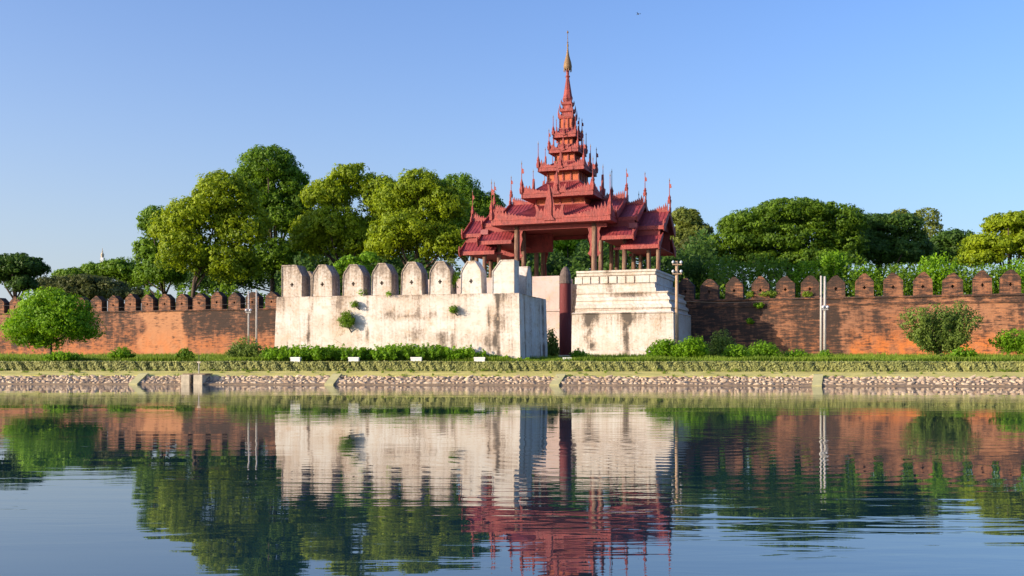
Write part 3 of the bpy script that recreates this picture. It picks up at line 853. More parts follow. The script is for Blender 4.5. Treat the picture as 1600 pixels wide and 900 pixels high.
# ------------------------------------------------------------------ pavilion
def crest_strip(mb, p0, p1, hc, hmin, th, rng, step=.22, mode='both', reach=.42):
    """standing strip of carved flames from p0 to p1; taller toward the corners"""
    p0 = Vector(p0); p1 = Vector(p1); L = (p1 - p0).length; d = (p1 - p0) / L; nrm = Vector((-d.y, d.x, 0)).normalized() * th / 2
    n = max(4, int(L / step)); pr = None
    for i in range(n):
        for q in (0, .5):
            s_ = (i + q) / n
            e = s_ if mode == 'end' else min(s_, 1 - s_) if mode == 'both' else 1 - s_
            if mode == 'end': g_ = max(0, (s_ - (1 - reach * 2)) / (reach * 2))
            else: g_ = max(0, 1 - e / reach)
            h = hmin + (hc - hmin) * g_ ** 1.5
            h *= (1.0 if q else .48) * rng.uniform(.85, 1.12)
            p = p0 + d * (s_ * L)
            cur = (p + nrm, p - nrm, h)
            if pr:
                a, b, h0 = pr; c, e_, h1 = cur; up = Vector((0, 0, 1))
                mb.add([a, c, e_, b, a + up * h0, c + up * h1, e_ + up * h1, b + up * h0],
                       [(0, 3, 2, 1), (4, 5, 6, 7), (0, 1, 5, 4), (1, 2, 6, 5), (2, 3, 7, 6), (3, 0, 4, 7)])
            pr = cur

def extrude_outline(mb, pts, origin, xd, yd, th):
    """flat outline (x,z) standing at origin, x along xd, thickness th along yd"""
    o = Vector(origin); xd = Vector(xd); yd = Vector(yd) * th / 2; n = len(pts)
    f = [o + xd * x + Vector((0, 0, z)) - yd for x, z in pts]; b = [o + xd * x + Vector((0, 0, z)) + yd for x, z in pts]
    off = len(mb.v); mb.v += [tuple(p) for p in f + b]
    mb.f.append(tuple(off + i for i in range(n))); mb.f.append(tuple(off + n + i for i in reversed(range(n))))
    for i in range(n):
        j = (i + 1) % n; mb.f.append((off + i, off + n + i, off + n + j, off + j))

def finial(parent, x, y, z, h, rng, fl=True, spindle=.45, flip=1):
    """carved spindle, rod, pennant and gilt tip"""
    hs = h * spindle; w = .10 + h * .035
    b = MB(); b.lathe([(z - .1, w), (z + hs * .25, w * 1.25), (z + hs * .5, w * .75), (z + hs * .62, w * 1.0), (z + hs * .85, w * .45), (z + hs, .05), (z + h * .9, .035)], x, y, 6)
    o = b.build('finial', M['red'], parent)
    g_ = MB(); g_.lathe([(z + h * .88, .05), (z + h * .90, .075), (z + h * .93, .03), (z + h, .012)], x, y, 6); g_.build('gilt_tip', M['gold'], o)
    if fl:
        p = MB(); s_ = .06 + h * .04
        extrude_outline(p, [(0, -s_), (s_ * 1.1, -s_ * 1.3), (s_ * 1.5, -s_ * .3), (s_ * 1.1, s_ * .2), (s_ * 1.3, s_ * 1.1), (.5 * s_, s_ * 1.6), (0, s_ * 2.2)], (x, y, z + h * .66), (flip, 0, 0), (0, 1, 0), .05)
        p.build('pennant', M['red'], o)
    return o

def antefix(parent, x, y, z, sc, axis, rng, out):
    """centre ornament of a roof side: upright spike with two flared leaves"""
    b = MB()
    xd, yd = ((1, 0, 0), (0, 1, 0)) if axis == 'x' else ((0, 1, 0), (1, 0, 0))
    lf = [(0, .0), (.36, 0), (.44, .10), (.40, .24), (.44, .44), (.36, .40), (.30, .26), (.25, .34), (.19, .22), (.14, .44), (.10, .62), (0.05, .86), (0, 1.0)]
    pts = [(a * sc, c * sc) for a, c in lf] + [(-a * sc, c * sc) for a, c in lf[::-1][1:-1]]
    extrude_outline(b, pts, (x, y, z), xd, yd, .14)
    sp = [(-.065, 0), (.065, 0), (.07, .5), (.035, .8), (0, 1.02), (-.035, .8), (-.07, .5)]
    extrude_outline(b, [(a * sc, c * sc) for a, c in sp], (x, y, z), xd, yd, .42 * sc / 4)
    tri = [(-.17, -.02), (.17, -.02), (.02, .19), (-.02, .19)]
    extrude_outline(b, [(a * sc, c * sc) for a, c in tri], (x + out[0] * .14, y + out[1] * .14, z), xd, yd, .18)
    return b.build('carved_ornament', M['red'], parent)

def slope_ribs(mb, q, n, t=.05, w=.07):
    """raised seams running up a roof slope; q = eave left, eave right, top right, top left"""
    a, b, c, d = [Vector(p) for p in q]
    for i in range(1, n):
        f = i / n
        e = a.lerp(b, f); 
        # run straight up-slope: keep lateral coordinate, clip by hips
        tp = d.lerp(c, f)
        lat = (b - a).normalized(); mb.add([e - lat * w / 2, e + lat * w / 2, tp + lat * w / 2, tp - lat * w / 2] + [p + Vector((0, 0, t)) for p in (e - lat * w / 2, e + lat * w / 2, tp + lat * w / 2, tp - lat * w / 2)],
               [(0, 1, 2, 3), (4, 5, 6, 7), (0, 1, 5, 4), (1, 2, 6, 5), (2, 3, 7, 6), (3, 0, 4, 7)])

def pavilion():
    rng = random.Random(21)
    root = empty('gate_pavilion', (PV.ox, PV.oy, 10.75), -PV.th, label='red timber gate pavilion with tiered roofs and a tall gilded spire', cat='pavilion')
    B = 10.75
    # (half eave, z eave, fascia h, half body above, z body foot, crest corner h, finial h)
    T = [(7.3, 18.15, .62, 3.15, 20.75, 1.75, 4.9), (4.45, 21.7, .52, 2.05, 23.75, 1.35, 4.0), (2.85, 25.15, .42, 1.28, 26.35, 1.15, 3.2), (1.80, 27.55, .36, .95, 28.45, 1.0, 2.6), (1.38, 29.5, .32, .84, 30.5, .9, 2.4)]
    for ti, (a, ze, fh, bh, zf, hc, fin) in enumerate(T):
        ze -= B; zf -= B
        r_ = MB()
        zt = ze + fh * .75
        # roof slopes, slightly concave
        mid = (a * .5 + bh * .5, zt + (zf - zt) * .42)
        r_.rings([[(-a, -a, ze + .02), (a, -a, ze + .02), (a, a, ze + .02), (-a, a, ze + .02)]] +
                 [[(-q, -q, z), (q, -q, z), (q, q, z), (-q, q, z)] for q, z in ((a - .02, zt), mid, (bh, zf))])
        for (sx, sy) in ((0, -1), (1, 0), (0, 1), (-1, 0)):
            def cp(l, q, z):
                if sx == 0: return (l * -sy, q * sy, z)
                return (q * sx, l * sx, z)
            slope_ribs(r_, [cp(-a + .1, a, zt), cp(a - .1, a, zt), cp(mid[0], mid[0], mid[1]), cp(-mid[0], mid[0], mid[1])], max(4, int(a * 5)), .05, .07)
            slope_ribs(r_, [cp(-mid[0], mid[0], mid[1]), cp(mid[0], mid[0], mid[1]), cp(bh, bh, zf), cp(-bh, bh, zf)], max(4, int(a * 5)), .05, .07)
        roof = r_.build('roof', M['roof'], root)
        fs = MB()
        for (x0, x1, y0, y1) in ((-a - .10, a + .10, -a - .12, -a - .004), (-a - .10, a + .10, a + .004, a + .12), (-a - .12, -a - .004, -a + .002, a - .002), (a + .004, a + .12, -a + .002, a - .002)):
            fs.box(x0, x1, y0, y1, ze - .08, ze + fh * .62)
            e = .045
            fs.box(x0 - e * (x1 - x0 < .5), x1 + e * (x1 - x0 < .5), y0 - e * (y1 - y0 < .5), y1 + e * (y1 - y0 < .5), ze + fh * .64, ze + fh)
            fs.box(x0 - e * (x1 - x0 < .5), x1 + e * (x1 - x0 < .5), y0 - e * (y1 - y0 < .5), y1 + e * (y1 - y0 < .5), ze - .14, ze - .085)
        fs.build('fascia', M['red'], roof)
        cr = MB(); o_ = a + .06
        pts = [(-o_, -o_), (o_, -o_), (o_, o_), (-o_, o_)]
        for i in range(4):
            p, q = pts[i], pts[(i + 1) % 4]
            crest_strip(cr, (*p, ze + fh), (*q, ze + fh), hc, .10, .09, rng, step=.40 if a > 3 else .28, reach=.36)
        cr.build('carved_crest', M['red'], roof)
        for (x, y) in pts: finial(roof, x, y, ze + fh, fin, rng, fl=rng.random() < .35, flip=rng.choice((-1, 1)))
        sc = {0: 4.1, 1: 2.75, 2: 2.1, 3: 1.6, 4: 1.35}[ti]
        for (sx, sy) in ((0, -1), (1, 0), (0, 1), (-1, 0)):
            if ti == 0 and sx != 0: continue
            antefix(roof, sx * (a + .05), sy * (a + .05), ze + fh * .4, sc, 'x' if sx == 0 else 'y', rng, (sx, sy))
            if ti > 0: finial(roof, sx * (a + .1), sy * (a + .1), ze + fh, fin * .95, rng, fl=rng.random() < .5, spindle=.3, flip=rng.choice((-1, 1)))
        # soffit boards
        sf = MB(); sf.box(-a + .05, a - .05, -a + .05, a - .05, ze - .16, ze - .02); sf.build('soffit', M['soffit'], roof)
        # body storey above this roof
        ztop = (T[ti + 1][1] - B - .17) if ti < 4 else 32.0 - B
        bd = MB(); bd.box(-bh + .08, bh - .08, -bh + .08, bh - .08, zf - .5, ztop); body = bd.build('storey_wall', M['wood'], root)
        tr_ = MB(); np_ = 4 if ti < 2 else 3
        for s_ in (-1, 1):
            for k in range(np_ + 1):
                c = -bh + 2 * bh * k / np_; w_ = .09 if ti < 3 else .06
                tr_.box(max(-bh, c - w_), min(bh, c + w_), s_ * bh - .05, s_ * bh + .05, zf - .3, ztop)
                if 0 < k < np_: tr_.box(s_ * bh - .05, s_ * bh + .05, c - w_, c + w_, zf - .3, ztop)
            tr_.box(-bh - .08, bh + .08, s_ * (bh + .03) - .06, s_ * (bh + .03) + .06, zf - .02, zf + .14)
            tr_.box(s_ * (bh + .03) - .06, s_ * (bh + .03) + .06, -bh + .03, bh - .03, zf - .02, zf + .14)
        tr_.build('wall_frames', M['red'], body)
    # upper bulges and spire
    z = 31.9 - B
    s_ = MB()
    def sq(zz, h): return [(-h, -h, zz), (h, -h, zz), (h, h, zz), (-h, h, zz)]
    s_.rings([sq(z - .1, .9), sq(z + .15, .98), sq(z + .25, .70), sq(z + .7, .62), sq(z + .85, .80), sq(z + 1.05, .82), sq(z + 1.15, .5), sq(z + 1.6, .52), sq(z + 1.75, .66), sq(z + 1.95, .66), sq(z + 2.0, .42)])
    base = s_.build('spire_base', M['red'], root)
    for q, zz, hh in ((.92, z + .12, 1.15), (.78, z + 1.0, .85), (.64, z + 1.9, .5)):
        c_ = MB()
        pts = [(-q, -q), (q, -q), (q, q), (-q, q)]
        for i in range(4): crest_strip(c_, (*pts[i], zz), (*pts[(i + 1) % 4], zz), hh * .55, .16, .07, rng, step=.2, reach=.4)
        for x, y in pts: c_.lathe([(zz, .07), (zz + hh * .4, .09), (zz + hh, .01)], x, y, 5)
        c_.build('carved_crest', M['red'], base)
    sp = MB()
    Y = lambda py: PZ(py, 128) - B
    sp.lathe([(Y(167), .34), (Y(164), .40), (Y(155), .66), (Y(153.5), .66), (Y(150), .56), (Y(125), .24), (Y(121), .20), (Y(120.5), .30), (Y(119), .30), (Y(118), .18), (Y(113), .19), (Y(107), .30), (Y(104), .34)], n=8)
    spire = sp.build('spire', M['red'], root)
    gd = MB(); gd.lathe([(Y(109), .42), (Y(108), .50), (Y(104), .54), (Y(98), .46), (Y(92), .32), (Y(86), .19), (Y(80), .12), (Y(74), .07), (Y(72.5), .11), (Y(70), .11), (Y(68), .05), (Y(50), .025)], n=12)
    crown = gd.build('gilded_umbrella', M['gold'], root, smooth=True)
    kb = MB(); kb.lathe([(Y(67.5), .04), (Y(66.5), .12), (Y(65.5), .04)], n=8); kb.build('tip_ornament', M['gold'], crown); kb = MB(); kb.lathe([(Y(52.5), .03), (Y(51), .13), (Y(49), .08), (Y(47.5), .01)], n=8); kb.build('tip_ornament', M['gold'], crown)
    fr = MB()
    for k in range(12):
        a_ = k * math.pi / 6; fr.lathe([(Y(112.5), .01), (Y(110.5), .06), (Y(108.3), .03)], .48 * math.cos(a_), .48 * math.sin(a_), 5)
    fr.build('hanging_fringe', M['gold'], crown)

    # wings: gable roofs stepping down on both sides
    def gable(s, u0, u1, hn, ze, zr, end=True, ridge_fin=3.6, crest=1.3, rib=.42, over=.0):
        """roof with ridge along x from u0 to u1 (outer end)"""
        ze -= B; zr -= B
        x0, x1 = s * u0, s * u1
        m = MB(); t = .20
        hm, zm = hn * .5, ze + (zr - ze) * .42
        for sg in (-1, 1):
            p = [(x0, sg * hn, ze + .2), (x1, sg * hn, ze + .2), (x1, sg * hm, zm + .2), (x0, sg * hm, zm + .2)]
            q = [(x0, sg * hm, zm + .2), (x1, sg * hm, zm + .2), (x1, 0, zr), (x0, 0, zr)]
            m.slab(p, t); m.slab(q, t)
            k = max(3, int((u1 - u0) / rib)); slope_ribs(m, p, k); slope_ribs(m, q, k)
        rf = m.build('roof', M['roof'], root)
        for sg in (-1, 1):
            f = MB(); ya, yb = sorted((sg * (hn + .005), sg * (hn + .10)))
            xa, xb = sorted((x0, x1))
            f.box(xa, xb, ya, yb, ze - .12, ze + .34); f.build('fascia', M['red'], rf)
        c = MB(); crest_strip(c, (x0, 0, zr - .05), (x1, 0, zr - .05), crest, .18, .14, rng, step=.25, mode='end', reach=.38)
        c.build('ridge_crest', M['red'], rf)
        # gable wall and barge boards
        gw = MB(); xg = x1 - s * .5
        gw.add([(xg, -hn + .2, ze + .1), (xg, hn - .2, ze + .1), (xg, 0, zr - .1), (xg - s * .12, -hn + .2, ze + .1), (xg - s * .12, hn - .2, ze + .1), (xg - s * .12, 0, zr - .1)],
               [(0, 1, 2), (5, 4, 3), (0, 3, 4, 1), (1, 4, 5, 2), (2, 5, 3, 0)])
        gw.build('gable_wall', M['soffit'], rf)
        bb = MB()
        for sg in (-1, 1):
            out = [(0, zr + .28), (0, zr - .35), (hm - .05, zm - .25), (hn - .1, ze - .35), (hn + .28, ze - .30), (hn + .50, ze + .25), (hn + .42, ze + .95), (hn + .22, ze + .55), (hn - .05, ze + .55), (hm + .2, zm + .5), (hm * .5, (zm + zr) / 2 + .48)]
            extrude_outline(bb, [(y_, z_) for y_, z_ in out], (x1 + s * .07, 0, 0), (0, sg, 0), (1, 0, 0), .13)
        bb.build('barge_boards', M['red'], rf)
        fo = finial(rf, x1 + s * .07, 0, zr + crest * .8, ridge_fin, rng, fl=True, flip=1, spindle=.32)
        lo = MB(); extrude_outline(lo, [(-.5, -.2), (.5, -.2), (.42, .5), (.22, .3), (.18, 1.0), (0, 1.9), (-.18, 1.0), (-.22, .3), (-.42, .5)], (x1 + s * .16, 0, zr), (0, 1, 0), (1, 0, 0), .12)
        lo.build('carved_ornament', M['red'], rf)
        return rf
    def skirt(s, u0, u1, h0, z0, h1, z1):
        z0 -= B; z1 -= B; x0, x1 = s * u0, s * u1
        rf = None
        for sg in (-1, 1):
            m = MB(); f = MB()
            p = [(x0, sg * h0, z0 + .2), (x1, sg * h0, z0 + .2), (x1, sg * h1, z1), (x0, sg * h1, z1)]
            m.slab(p, .18); slope_ribs(m, p, max(3, int((u1 - u0) / .42)), .05)
            ya, yb = sorted((sg * (h0 + .005), sg * (h0 + .10))); xa, xb = sorted((x0, x1)); f.box(xa, xb, ya, yb, z0 - .14, z0 + .32)
            rf = m.build('roof', M['roof'], root); f.build('fascia', M['red'], rf)
            out = [(h1 - .3, z1 + .3), (h1 - .3, z1 - .25), (h0 - .1, z0 - .35), (h0 + .3, z0 - .3), (h0 + .5, z0 + .3), (h0 + .36, z0 + .95), (h0 + .1, z0 + .55)]
            bb = MB(); extrude_outline(bb, out, (x1 + s * .07, 0, 0), (0, sg, 0), (1, 0, 0), .13); bb.build('barge_board', M['red'], rf)
        for sg in (-1, 1): w_ = MB(); w_.box(min(x0, x1), max(x0, x1) - .2, sg * h1 - .05, sg * h1 + .05, z0 + .3, z1 + .9); w_.build('frieze', M['soffit'], rf)
        sf = MB(); xa, xb = sorted((x0, x1)); sf.box(xa + .05, xb - .05, -h0 + .1, h0 - .1, z0 + .02, z0 + .10); sf.build('soffit', M['soffit'], rf)
    for s in (1, -1):
        gable(s, 2.6, 7.45, 4.6, 18.95, 21.55, ridge_fin=2.7, crest=1.35)
        gable(s, 6.0, 9.75, 4.0, 18.45, 20.85, ridge_fin=2.9, crest=1.25)
        gable(s, 8.6, 12.75, 3.2, 17.35, 19.75, ridge_fin=3.0, crest=1.3)
        skirt(s, 5.4, 9.7, 5.7, 16.1, 4.0, 17.7)
        skirt(s, 8.0, 12.5, 4.7, 15.0, 3.0, 16.65)
        b = MB(); b.box(*sorted((s * 8.9, s * 9.9)), -4.6, -3.9, 17.35 - B, 17.95 - B); b.build('ridge_box', M['roof'], root)
    # posts
    PP = [(807.5, -5.9, .33), (928.5, -5.9, .33), (818.5, -3.4, .30), (939, -3.0, .29), (838, 3.0, .30), (848.5, 4.6, .33), (955, 3.6, .27), (963.5, 4.8, .27),
          (975.5, -4.0, .28), (990.5, 3.4, .28), (1014, -3.4, .25), (1028.5, -4.2, .26), (745, 0.5, .27), (767, 3.8, .27), (780, -3.6, .27), (757, -3.9, .27), (1001, 3.6, .25)]
    for px, n_, r0 in PP:
        u = PV.u(px, n_); au = abs(u)
        top = 18.1 if au < 7 else 16.2 if au < 9.5 else 15.1
        m = MB(); j = rng.uniform(-.05, .05)
        zb_ = 0 if n_ > -6.5 else 0
        m.rings([[(u + j * t + rr * math.cos(k * math.pi / 5), n_ + rr * math.sin(k * math.pi / 5), z_) for k in range(10)] for t, rr, z_ in ((0, r0 * 1.12, -.02), (.3, r0 * 1.04, 1.8), (.7, r0, 4.0), (1, r0 * .94, top - B))])
        m.build('post', M['teak'], root, smooth=True)
    # carved brackets beside the two front posts
    for px, sg in ((807.5, 1), (928.5, -1), (928.5, 1)):
        u = PV.u(px, -5.9); m = MB(); H = 18.0 - B
        extrude_outline(m, [(.30, 0), (1.2, 0), (.85, -.4), (.62, -1.1), (.75, -1.6), (.48, -2.6), (.55, -3.3), (.80, -3.6), (.34, -4.0), (.30, -3.0)][: 10], (u, -5.9, H), (sg, 0, 0), (0, 1, 0), .12)
        m.build('carved_bracket', M['red'], root)
    for px, n_, sg in ((848.5, 4.6, 1), (928.5, 5.2, -1)):
        u = PV.u(px, n_); m = MB(); H = 18.0 - B
        extrude_outline(m, [(.2, 0), (1.6, 0), (.9, -.6), (.6, -1.6), (.72, -2.4), (.42, -3.6), (.5, -5.2), (.2, -5.6)], (u, n_, H), (sg, 0, 0), (0, 1, 0), .12)
        m.build('carved_bracket', M['red'], root)
    # tie beams
    for n_ in (-5.9, 5.2):
        m = MB(); m.box(-6.6, 6.6, n_ - .14, n_ + .14, 17.45 - B, 17.9 - B); m.build('tie_beam', M['soffit'], root)
    m = MB(); m.box(-6.9, -2.6, 2.0, 2.2, 15.6 - B, 17.9 - B); m.build('hanging_panel', M['red'], root)
    for s in (1, -1):
        for n_ in (-3.9, 3.9):
            m = MB(); xa, xb = sorted((s * 6.9, s * 12.2)); m.box(xa, xb, n_ - .1, n_ + .1, 14.9 - B, 15.2 - B); m.build('tie_beam', M['soffit'], root)
pavilion()

# ------------------------------------------------------------------ poles and wires
def plain_pole(px, y0, y1, Z, r0, lab, mat, arms=(), group=None, name='utility_pole'):
    X = PX(px, Z); z0 = gz(X, Z); h = PZ(y0, Z) - z0
    root = empty(name, (X, Z, z0), 0, label=lab, cat='pole', group=group)
    b = MB(); b.tube([(0, 0, -.3), (0, 0, h)], [r0 * 1.15, r0 * .85], 8); b.build('pole_shaft', M[mat], root, smooth=True)
    for zz, hw in arms:
        a = MB(); a.box(-hw, hw, -r0 - .06, -r0 + .02, h - zz - .05, h - zz + .05); ar = a.build('crossarm', M[mat], root)
        for sg in (-1, 1):
            i = MB(); i.lathe([(h - zz + .05, .03), (h - zz + .10, .03), (h - zz + .13, .12), (h - zz + .24, .14), (h - zz + .30, .10), (h - zz + .36, .03)], sg * (hw - .06), -r0 - .02, 8)
            i.build('insulator', M['glassy'], ar, smooth=True)
    return root, h
plain_pole(1057.5, 408, 555, 92, .155, 'brown timber utility pole with four insulators at the right edge of the white terrace', 'wood_pole', arms=((.32, .42), (1.15, .42)))
plain_pole(388.5, 455, 555, 96, .09, 'thin pale pole before the brick wall, left one of the pair beside the bastion', 'pole', arms=((2.0, .25),))
plain_pole(400.8, 453, 555, 96, .09, 'thin pale pole before the brick wall, right one of the pair beside the bastion', 'pole', arms=())
plain_pole(1283, 431, 555, 92, .11, 'pale concrete pole before the right wall, left one of the touching pair', 'pole', arms=())
plain_pole(1288.8, 432, 556, 90, .12, 'pale concrete pole before the right wall, right one of the touching pair', 'pole', arms=((2.9, .25),))
def wire(p, q, sag, lab):
    m = MB(); pts = []
    for i in range(25):
        t = i / 24; v = Vector(p).lerp(Vector(q), t); v.z -= sag * 4 * t * (1 - t); pts.append(v)
    m.tube(pts, [.014] * 25, 5); o = m.build('overhead_wire', M['wire']); tag(o, lab, 'wire')
wire((PX(400.8, 96), 95.9, PZ(478, 96)), (PX(1057.5, 92), 91.8, PZ(481, 92)), .5, 'thin wire crossing before the white bastion to the timber utility pole')
wire((PX(1057.5, 92), 91.8, PZ(470, 92)), (PX(1283, 92), 91.9, PZ(462, 92)), .35, 'thin wire from the timber utility pole to the twin poles on the right')
wire((PX(-120, 98), 98, PZ(470, 98)), (PX(388.5, 96), 95.9, PZ(474, 96)), .5, 'thin wire before the left brick wall ending at the pair of pale poles')

# ------------------------------------------------------------------ trees beyond the wall
G = 'trees beyond the city wall'
tree('shade_tree', 'dark leafy tree at the left edge of the tall grove, partly behind the bright tree', 'mid', 160,
     [(245, 352, 26, 30), (232, 400, 22, 34), (258, 430, 34, 30), (225, 430, 16, 20)], 1, 15000, .36, 1.3, trunk=262, group=G, inner=.08)
tree('shade_tree', 'broad bright yellow green tree at the left of the grove, nearest the brick wall', 'bright', 150,
     [(352, 312, 48, 44), (305, 345, 46, 40), (375, 360, 44, 46), (290, 398, 42, 44), (352, 415, 50, 40), (262, 360, 24, 34)], 2, 42000, .34, 1.5, trunk=296, group=G)
tree('shade_tree', 'tallest tree of the grove with a rounded top above all others', 'mid', 168,
     [(422, 266, 44, 36), (452, 290, 32, 36), (395, 282, 30, 30), (440, 345, 42, 50), (425, 410, 44, 40), (468, 330, 26, 44), (478, 380, 26, 44), (405, 320, 36, 44)], 3, 44000, .36, 1.4, trunk=425, tr=.5, group=G, inner=.07)
tree('shade_tree', 'wide green tree in the middle of the grove behind the left battlements of the bastion', 'bright', 158,
     [(548, 288, 40, 34), (510, 310, 36, 32), (585, 320, 30, 40), (525, 360, 48, 40), (490, 375, 34, 46), (560, 385, 44, 34), (590, 370, 36, 40), (600, 300, 22, 26)], 4, 48000, .35, 1.4, trunk=540, tr=.45, group=G, inner=.09)
tree('shade_tree', 'large yellow green tree left of the pavilion, with a dense rounded crown', 'bright', 150,
     [(655, 296, 42, 34), (620, 320, 38, 38), (690, 325, 38, 40), (640, 365, 56, 40), (695, 385, 40, 34), (610, 385, 36, 30)], 5, 42000, .34, 1.5, trunk=650, tr=.45, group=G)
tree('shade_tree', 'dark green tree directly behind the left wing of the pavilion', 'mid', 172,
     [(718, 302, 34, 32), (755, 330, 32, 34), (735, 365, 48, 48), (760, 345, 34, 40), (770, 380, 40, 36), (700, 350, 30, 40)], 6, 30000, .36, 1.4, trunk=735, tr=.45, group=G, inner=.1)
tree('shade_tree', 'dark airy tree at the far left edge of the photo beyond the brick wall', 'deep', 165,
     [(25, 418, 40, 22), (55, 420, 18, 18), (0, 425, 30, 28), (35, 445, 24, 16)], 7, 17000, .36, 1.1, trunk=23, group=G, inner=.05)
tree('shade_tree', 'far green tree with a lumpy top below the slender tower', 'mid', 230,
     [(190, 424, 34, 20), (150, 426, 28, 16), (112, 432, 26, 12), (210, 440, 24, 18)], 8, 18000, .46, 1.5, trunk=185, group=G, inner=.08)
tree('shade_tree', 'flat topped olive brown tree between the far left tree and the grove', 'olive', 180,
     [(125, 443, 42, 14), (85, 447, 28, 14), (165, 450, 30, 14), (125, 458, 60, 12)], 9, 18000, .40, 1.3, trunk=120, group=G, inner=.12)
tree('shade_tree', 'low olive shrubby tree above the battlements at the foot of the grove', 'olive', 170,
     [(200, 460, 30, 12), (225, 466, 22, 10)], 10, 6000, .38, 1.1, trunk=205, group=G)
tree('shade_tree', 'bright green tree seen through the open pavilion behind its middle', 'lime', 175,
     [(888, 380, 30, 22), (905, 400, 24, 20), (868, 400, 18, 26)], 12, 12000, .38, 1.2, trunk=890, group=G)
tree('shade_tree', 'dark tree behind the pavilion posts right of the gate opening', 'deep', 190,
     [(930, 395, 44, 26), (985, 385, 40, 26), (1030, 400, 34, 26), (850, 410, 50, 22), (800, 400, 40, 26)], 13, 26000, .42, 1.6, trunk=955, group=G, inner=.3)
tree('shade_tree', 'pale yellow green tree just right of the pavilion wing tip', 'pale', 180,
     [(1072, 345, 24, 22), (1090, 362, 22, 16), (1062, 375, 26, 24)], 14, 12000, .36, 1.1, trunk=1070, group=G, inner=.07)
tree('shade_tree', 'small olive rounded tree between the pavilion and the great spreading tree', 'olive', 165,
     [(1092, 385, 30, 18), (1068, 400, 26, 18)], 15, 8000, .36, 1.1, trunk=1085, group=G)
tree('rain_tree', 'great dark spreading tree with a wide dome crown behind the right wall', 'rain', 165,
     [(1240, 335, 66, 28), (1180, 355, 56, 32), (1295, 350, 52, 34), (1145, 385, 52, 28), (1230, 380, 76, 36), (1310, 385, 40, 34), (1110, 398, 26, 16), (1180, 405, 60, 20), (1270, 410, 70, 22)], 16, 70000, .34, 1.5, trunk=1245, tr=.7, group=G, flat=.55, inner=.16)
tree('rain_tree', 'darker spreading tree adjoining the great dome tree on its right', 'deep', 172,
     [(1355, 352, 44, 22), (1400, 358, 40, 26), (1345, 385, 50, 34), (1415, 390, 38, 34), (1380, 400, 60, 30)], 17, 34000, .35, 1.4, trunk=1372, tr=.55, group=G, flat=.6, inner=.13)
tree('shade_tree', 'sparse pale tree with open branches poking up behind the dark spreading tree', 'pale', 200,
     [(1448, 342, 20, 18), (1410, 338, 16, 12), (1455, 365, 16, 20)], 18, 3600, .42, .9, trunk=1445, tr=.2, group=G, inner=.0)
tree('shade_tree', 'low dark tree between the spreading trees and the bright tree at the right edge', 'deep', 185,
     [(1490, 380, 36, 20), (1465, 400, 40, 24), (1510, 395, 34, 24)], 19, 15000, .40, 1.4, trunk=1485, group=G, inner=.2)
tree('shade_tree', 'bright layered tree at the right edge of the photo beyond the wall', 'bright', 150,
     [(1580, 352, 42, 22), (1545, 385, 42, 22), (1600, 385, 46, 34), (1530, 405, 34, 18), (1640, 370, 40, 40)], 20, 32000, .34, 1.3, trunk=1575, tr=.45, group=G, flat=.6, inner=.12)
tree('rain_tree', 'dark tree filling the gap behind the grove and the bastion battlements', 'deep', 185,
     [(480, 420, 60, 40), (560, 420, 60, 36), (640, 420, 60, 34), (400, 430, 50, 34), (330, 440, 60, 26)], 21, 26000, .42, 1.7, trunk=560, group=G, inner=.3)

# bushes behind the right-hand battlements
B2 = 'bushes behind the right battlements'
bl = [(1075, 415, 30, 18, 'deep', 'dark bush behind the utility pole head'), (1130, 418, 34, 18, 'mid', 'green bush behind the second and third battlements from the terrace'),
      (1200, 414, 40, 20, 'mid', 'wide bush below the great spreading tree, left of its middle'), (1262, 424, 28, 18, 'weed', 'bright bush behind the battlements left of the twin poles'),
      (1300, 408, 24, 18, 'weed', 'bright upright bush behind the battlement right of the twin poles'), (1350, 426, 24, 16, 'weed', 'small bright leafy bush rising behind a battlement below the darker spreading tree'),
      (1410, 430, 40, 20, 'mid', 'green bush between battlements below the sparse pale tree'), (1470, 418, 34, 24, 'lime', 'bright lime bush left of the tree at the right edge'),
      (1530, 430, 40, 20, 'mid', 'green bush filling the gaps between battlements near the right edge'), (1590, 425, 34, 22, 'weed', 'leafy bush behind the last battlement at the right edge')]
for i, (px, py, rx, ry, mt, lab) in enumerate(bl):
    tree('bush', lab, mt, 140 - i * 1.2, [(px, py, rx, ry), (px - rx * .5, py + 14, rx * .7, ry), (px + rx * .5, py + 16, rx * .7, ry)], 40 + i, 7000, .30, .8, tr=.12, group=B2, cat='bush', inner=.2, low=-.9, shoots=70, sp=.10)
def strip_foliage(name, lab, mat, x0, x1, Z0, Z1, ztop, n, leaf, seed, zb=None, bumpy=.4, cat='undergrowth'):
    rng = np.random.default_rng(seed)
    px = rng.uniform(x0, x1, n); Z = rng.uniform(Z0, Z1, n); X = (px - 800) / 1600 * Z
    h = ztop * (1 - bumpy + bumpy * (np.sin(X * 1.1 + seed) * .35 + np.sin(X * 2.7 + Z * 1.3) * .35 + np.sin(X * .43 + 2) * .3 + .2))
    g_ = np.array([gz(a, b) for a, b in zip(X, Z)])
    zz = g_ + np.maximum(h, .15) * rng.uniform(0.02, 1, n) ** .7
    P = np.stack([X, Z, zz], 1); Nn = rng.normal(size=(n, 3)) * .6 + np.array([-.2, -.5, .6]); Nn /= np.linalg.norm(Nn, axis=1, keepdims=True)
    o = quads_mesh(name, P, Nn, leaf, M[mat], None, rng); tag(o, lab, cat, kind='stuff'); return o
strip_foliage('undergrowth', 'tangled green undergrowth behind the right battlements', 'rain', 1040, 1720, 128, 150, 12.6, 52000, .48, 3, bumpy=.42)
strip_foliage('undergrowth', 'dark tangled undergrowth between the pavilion posts and the grove', 'deep', 430, 1060, 146, 160, 14.5, 60000, .6, 4, bumpy=.25)
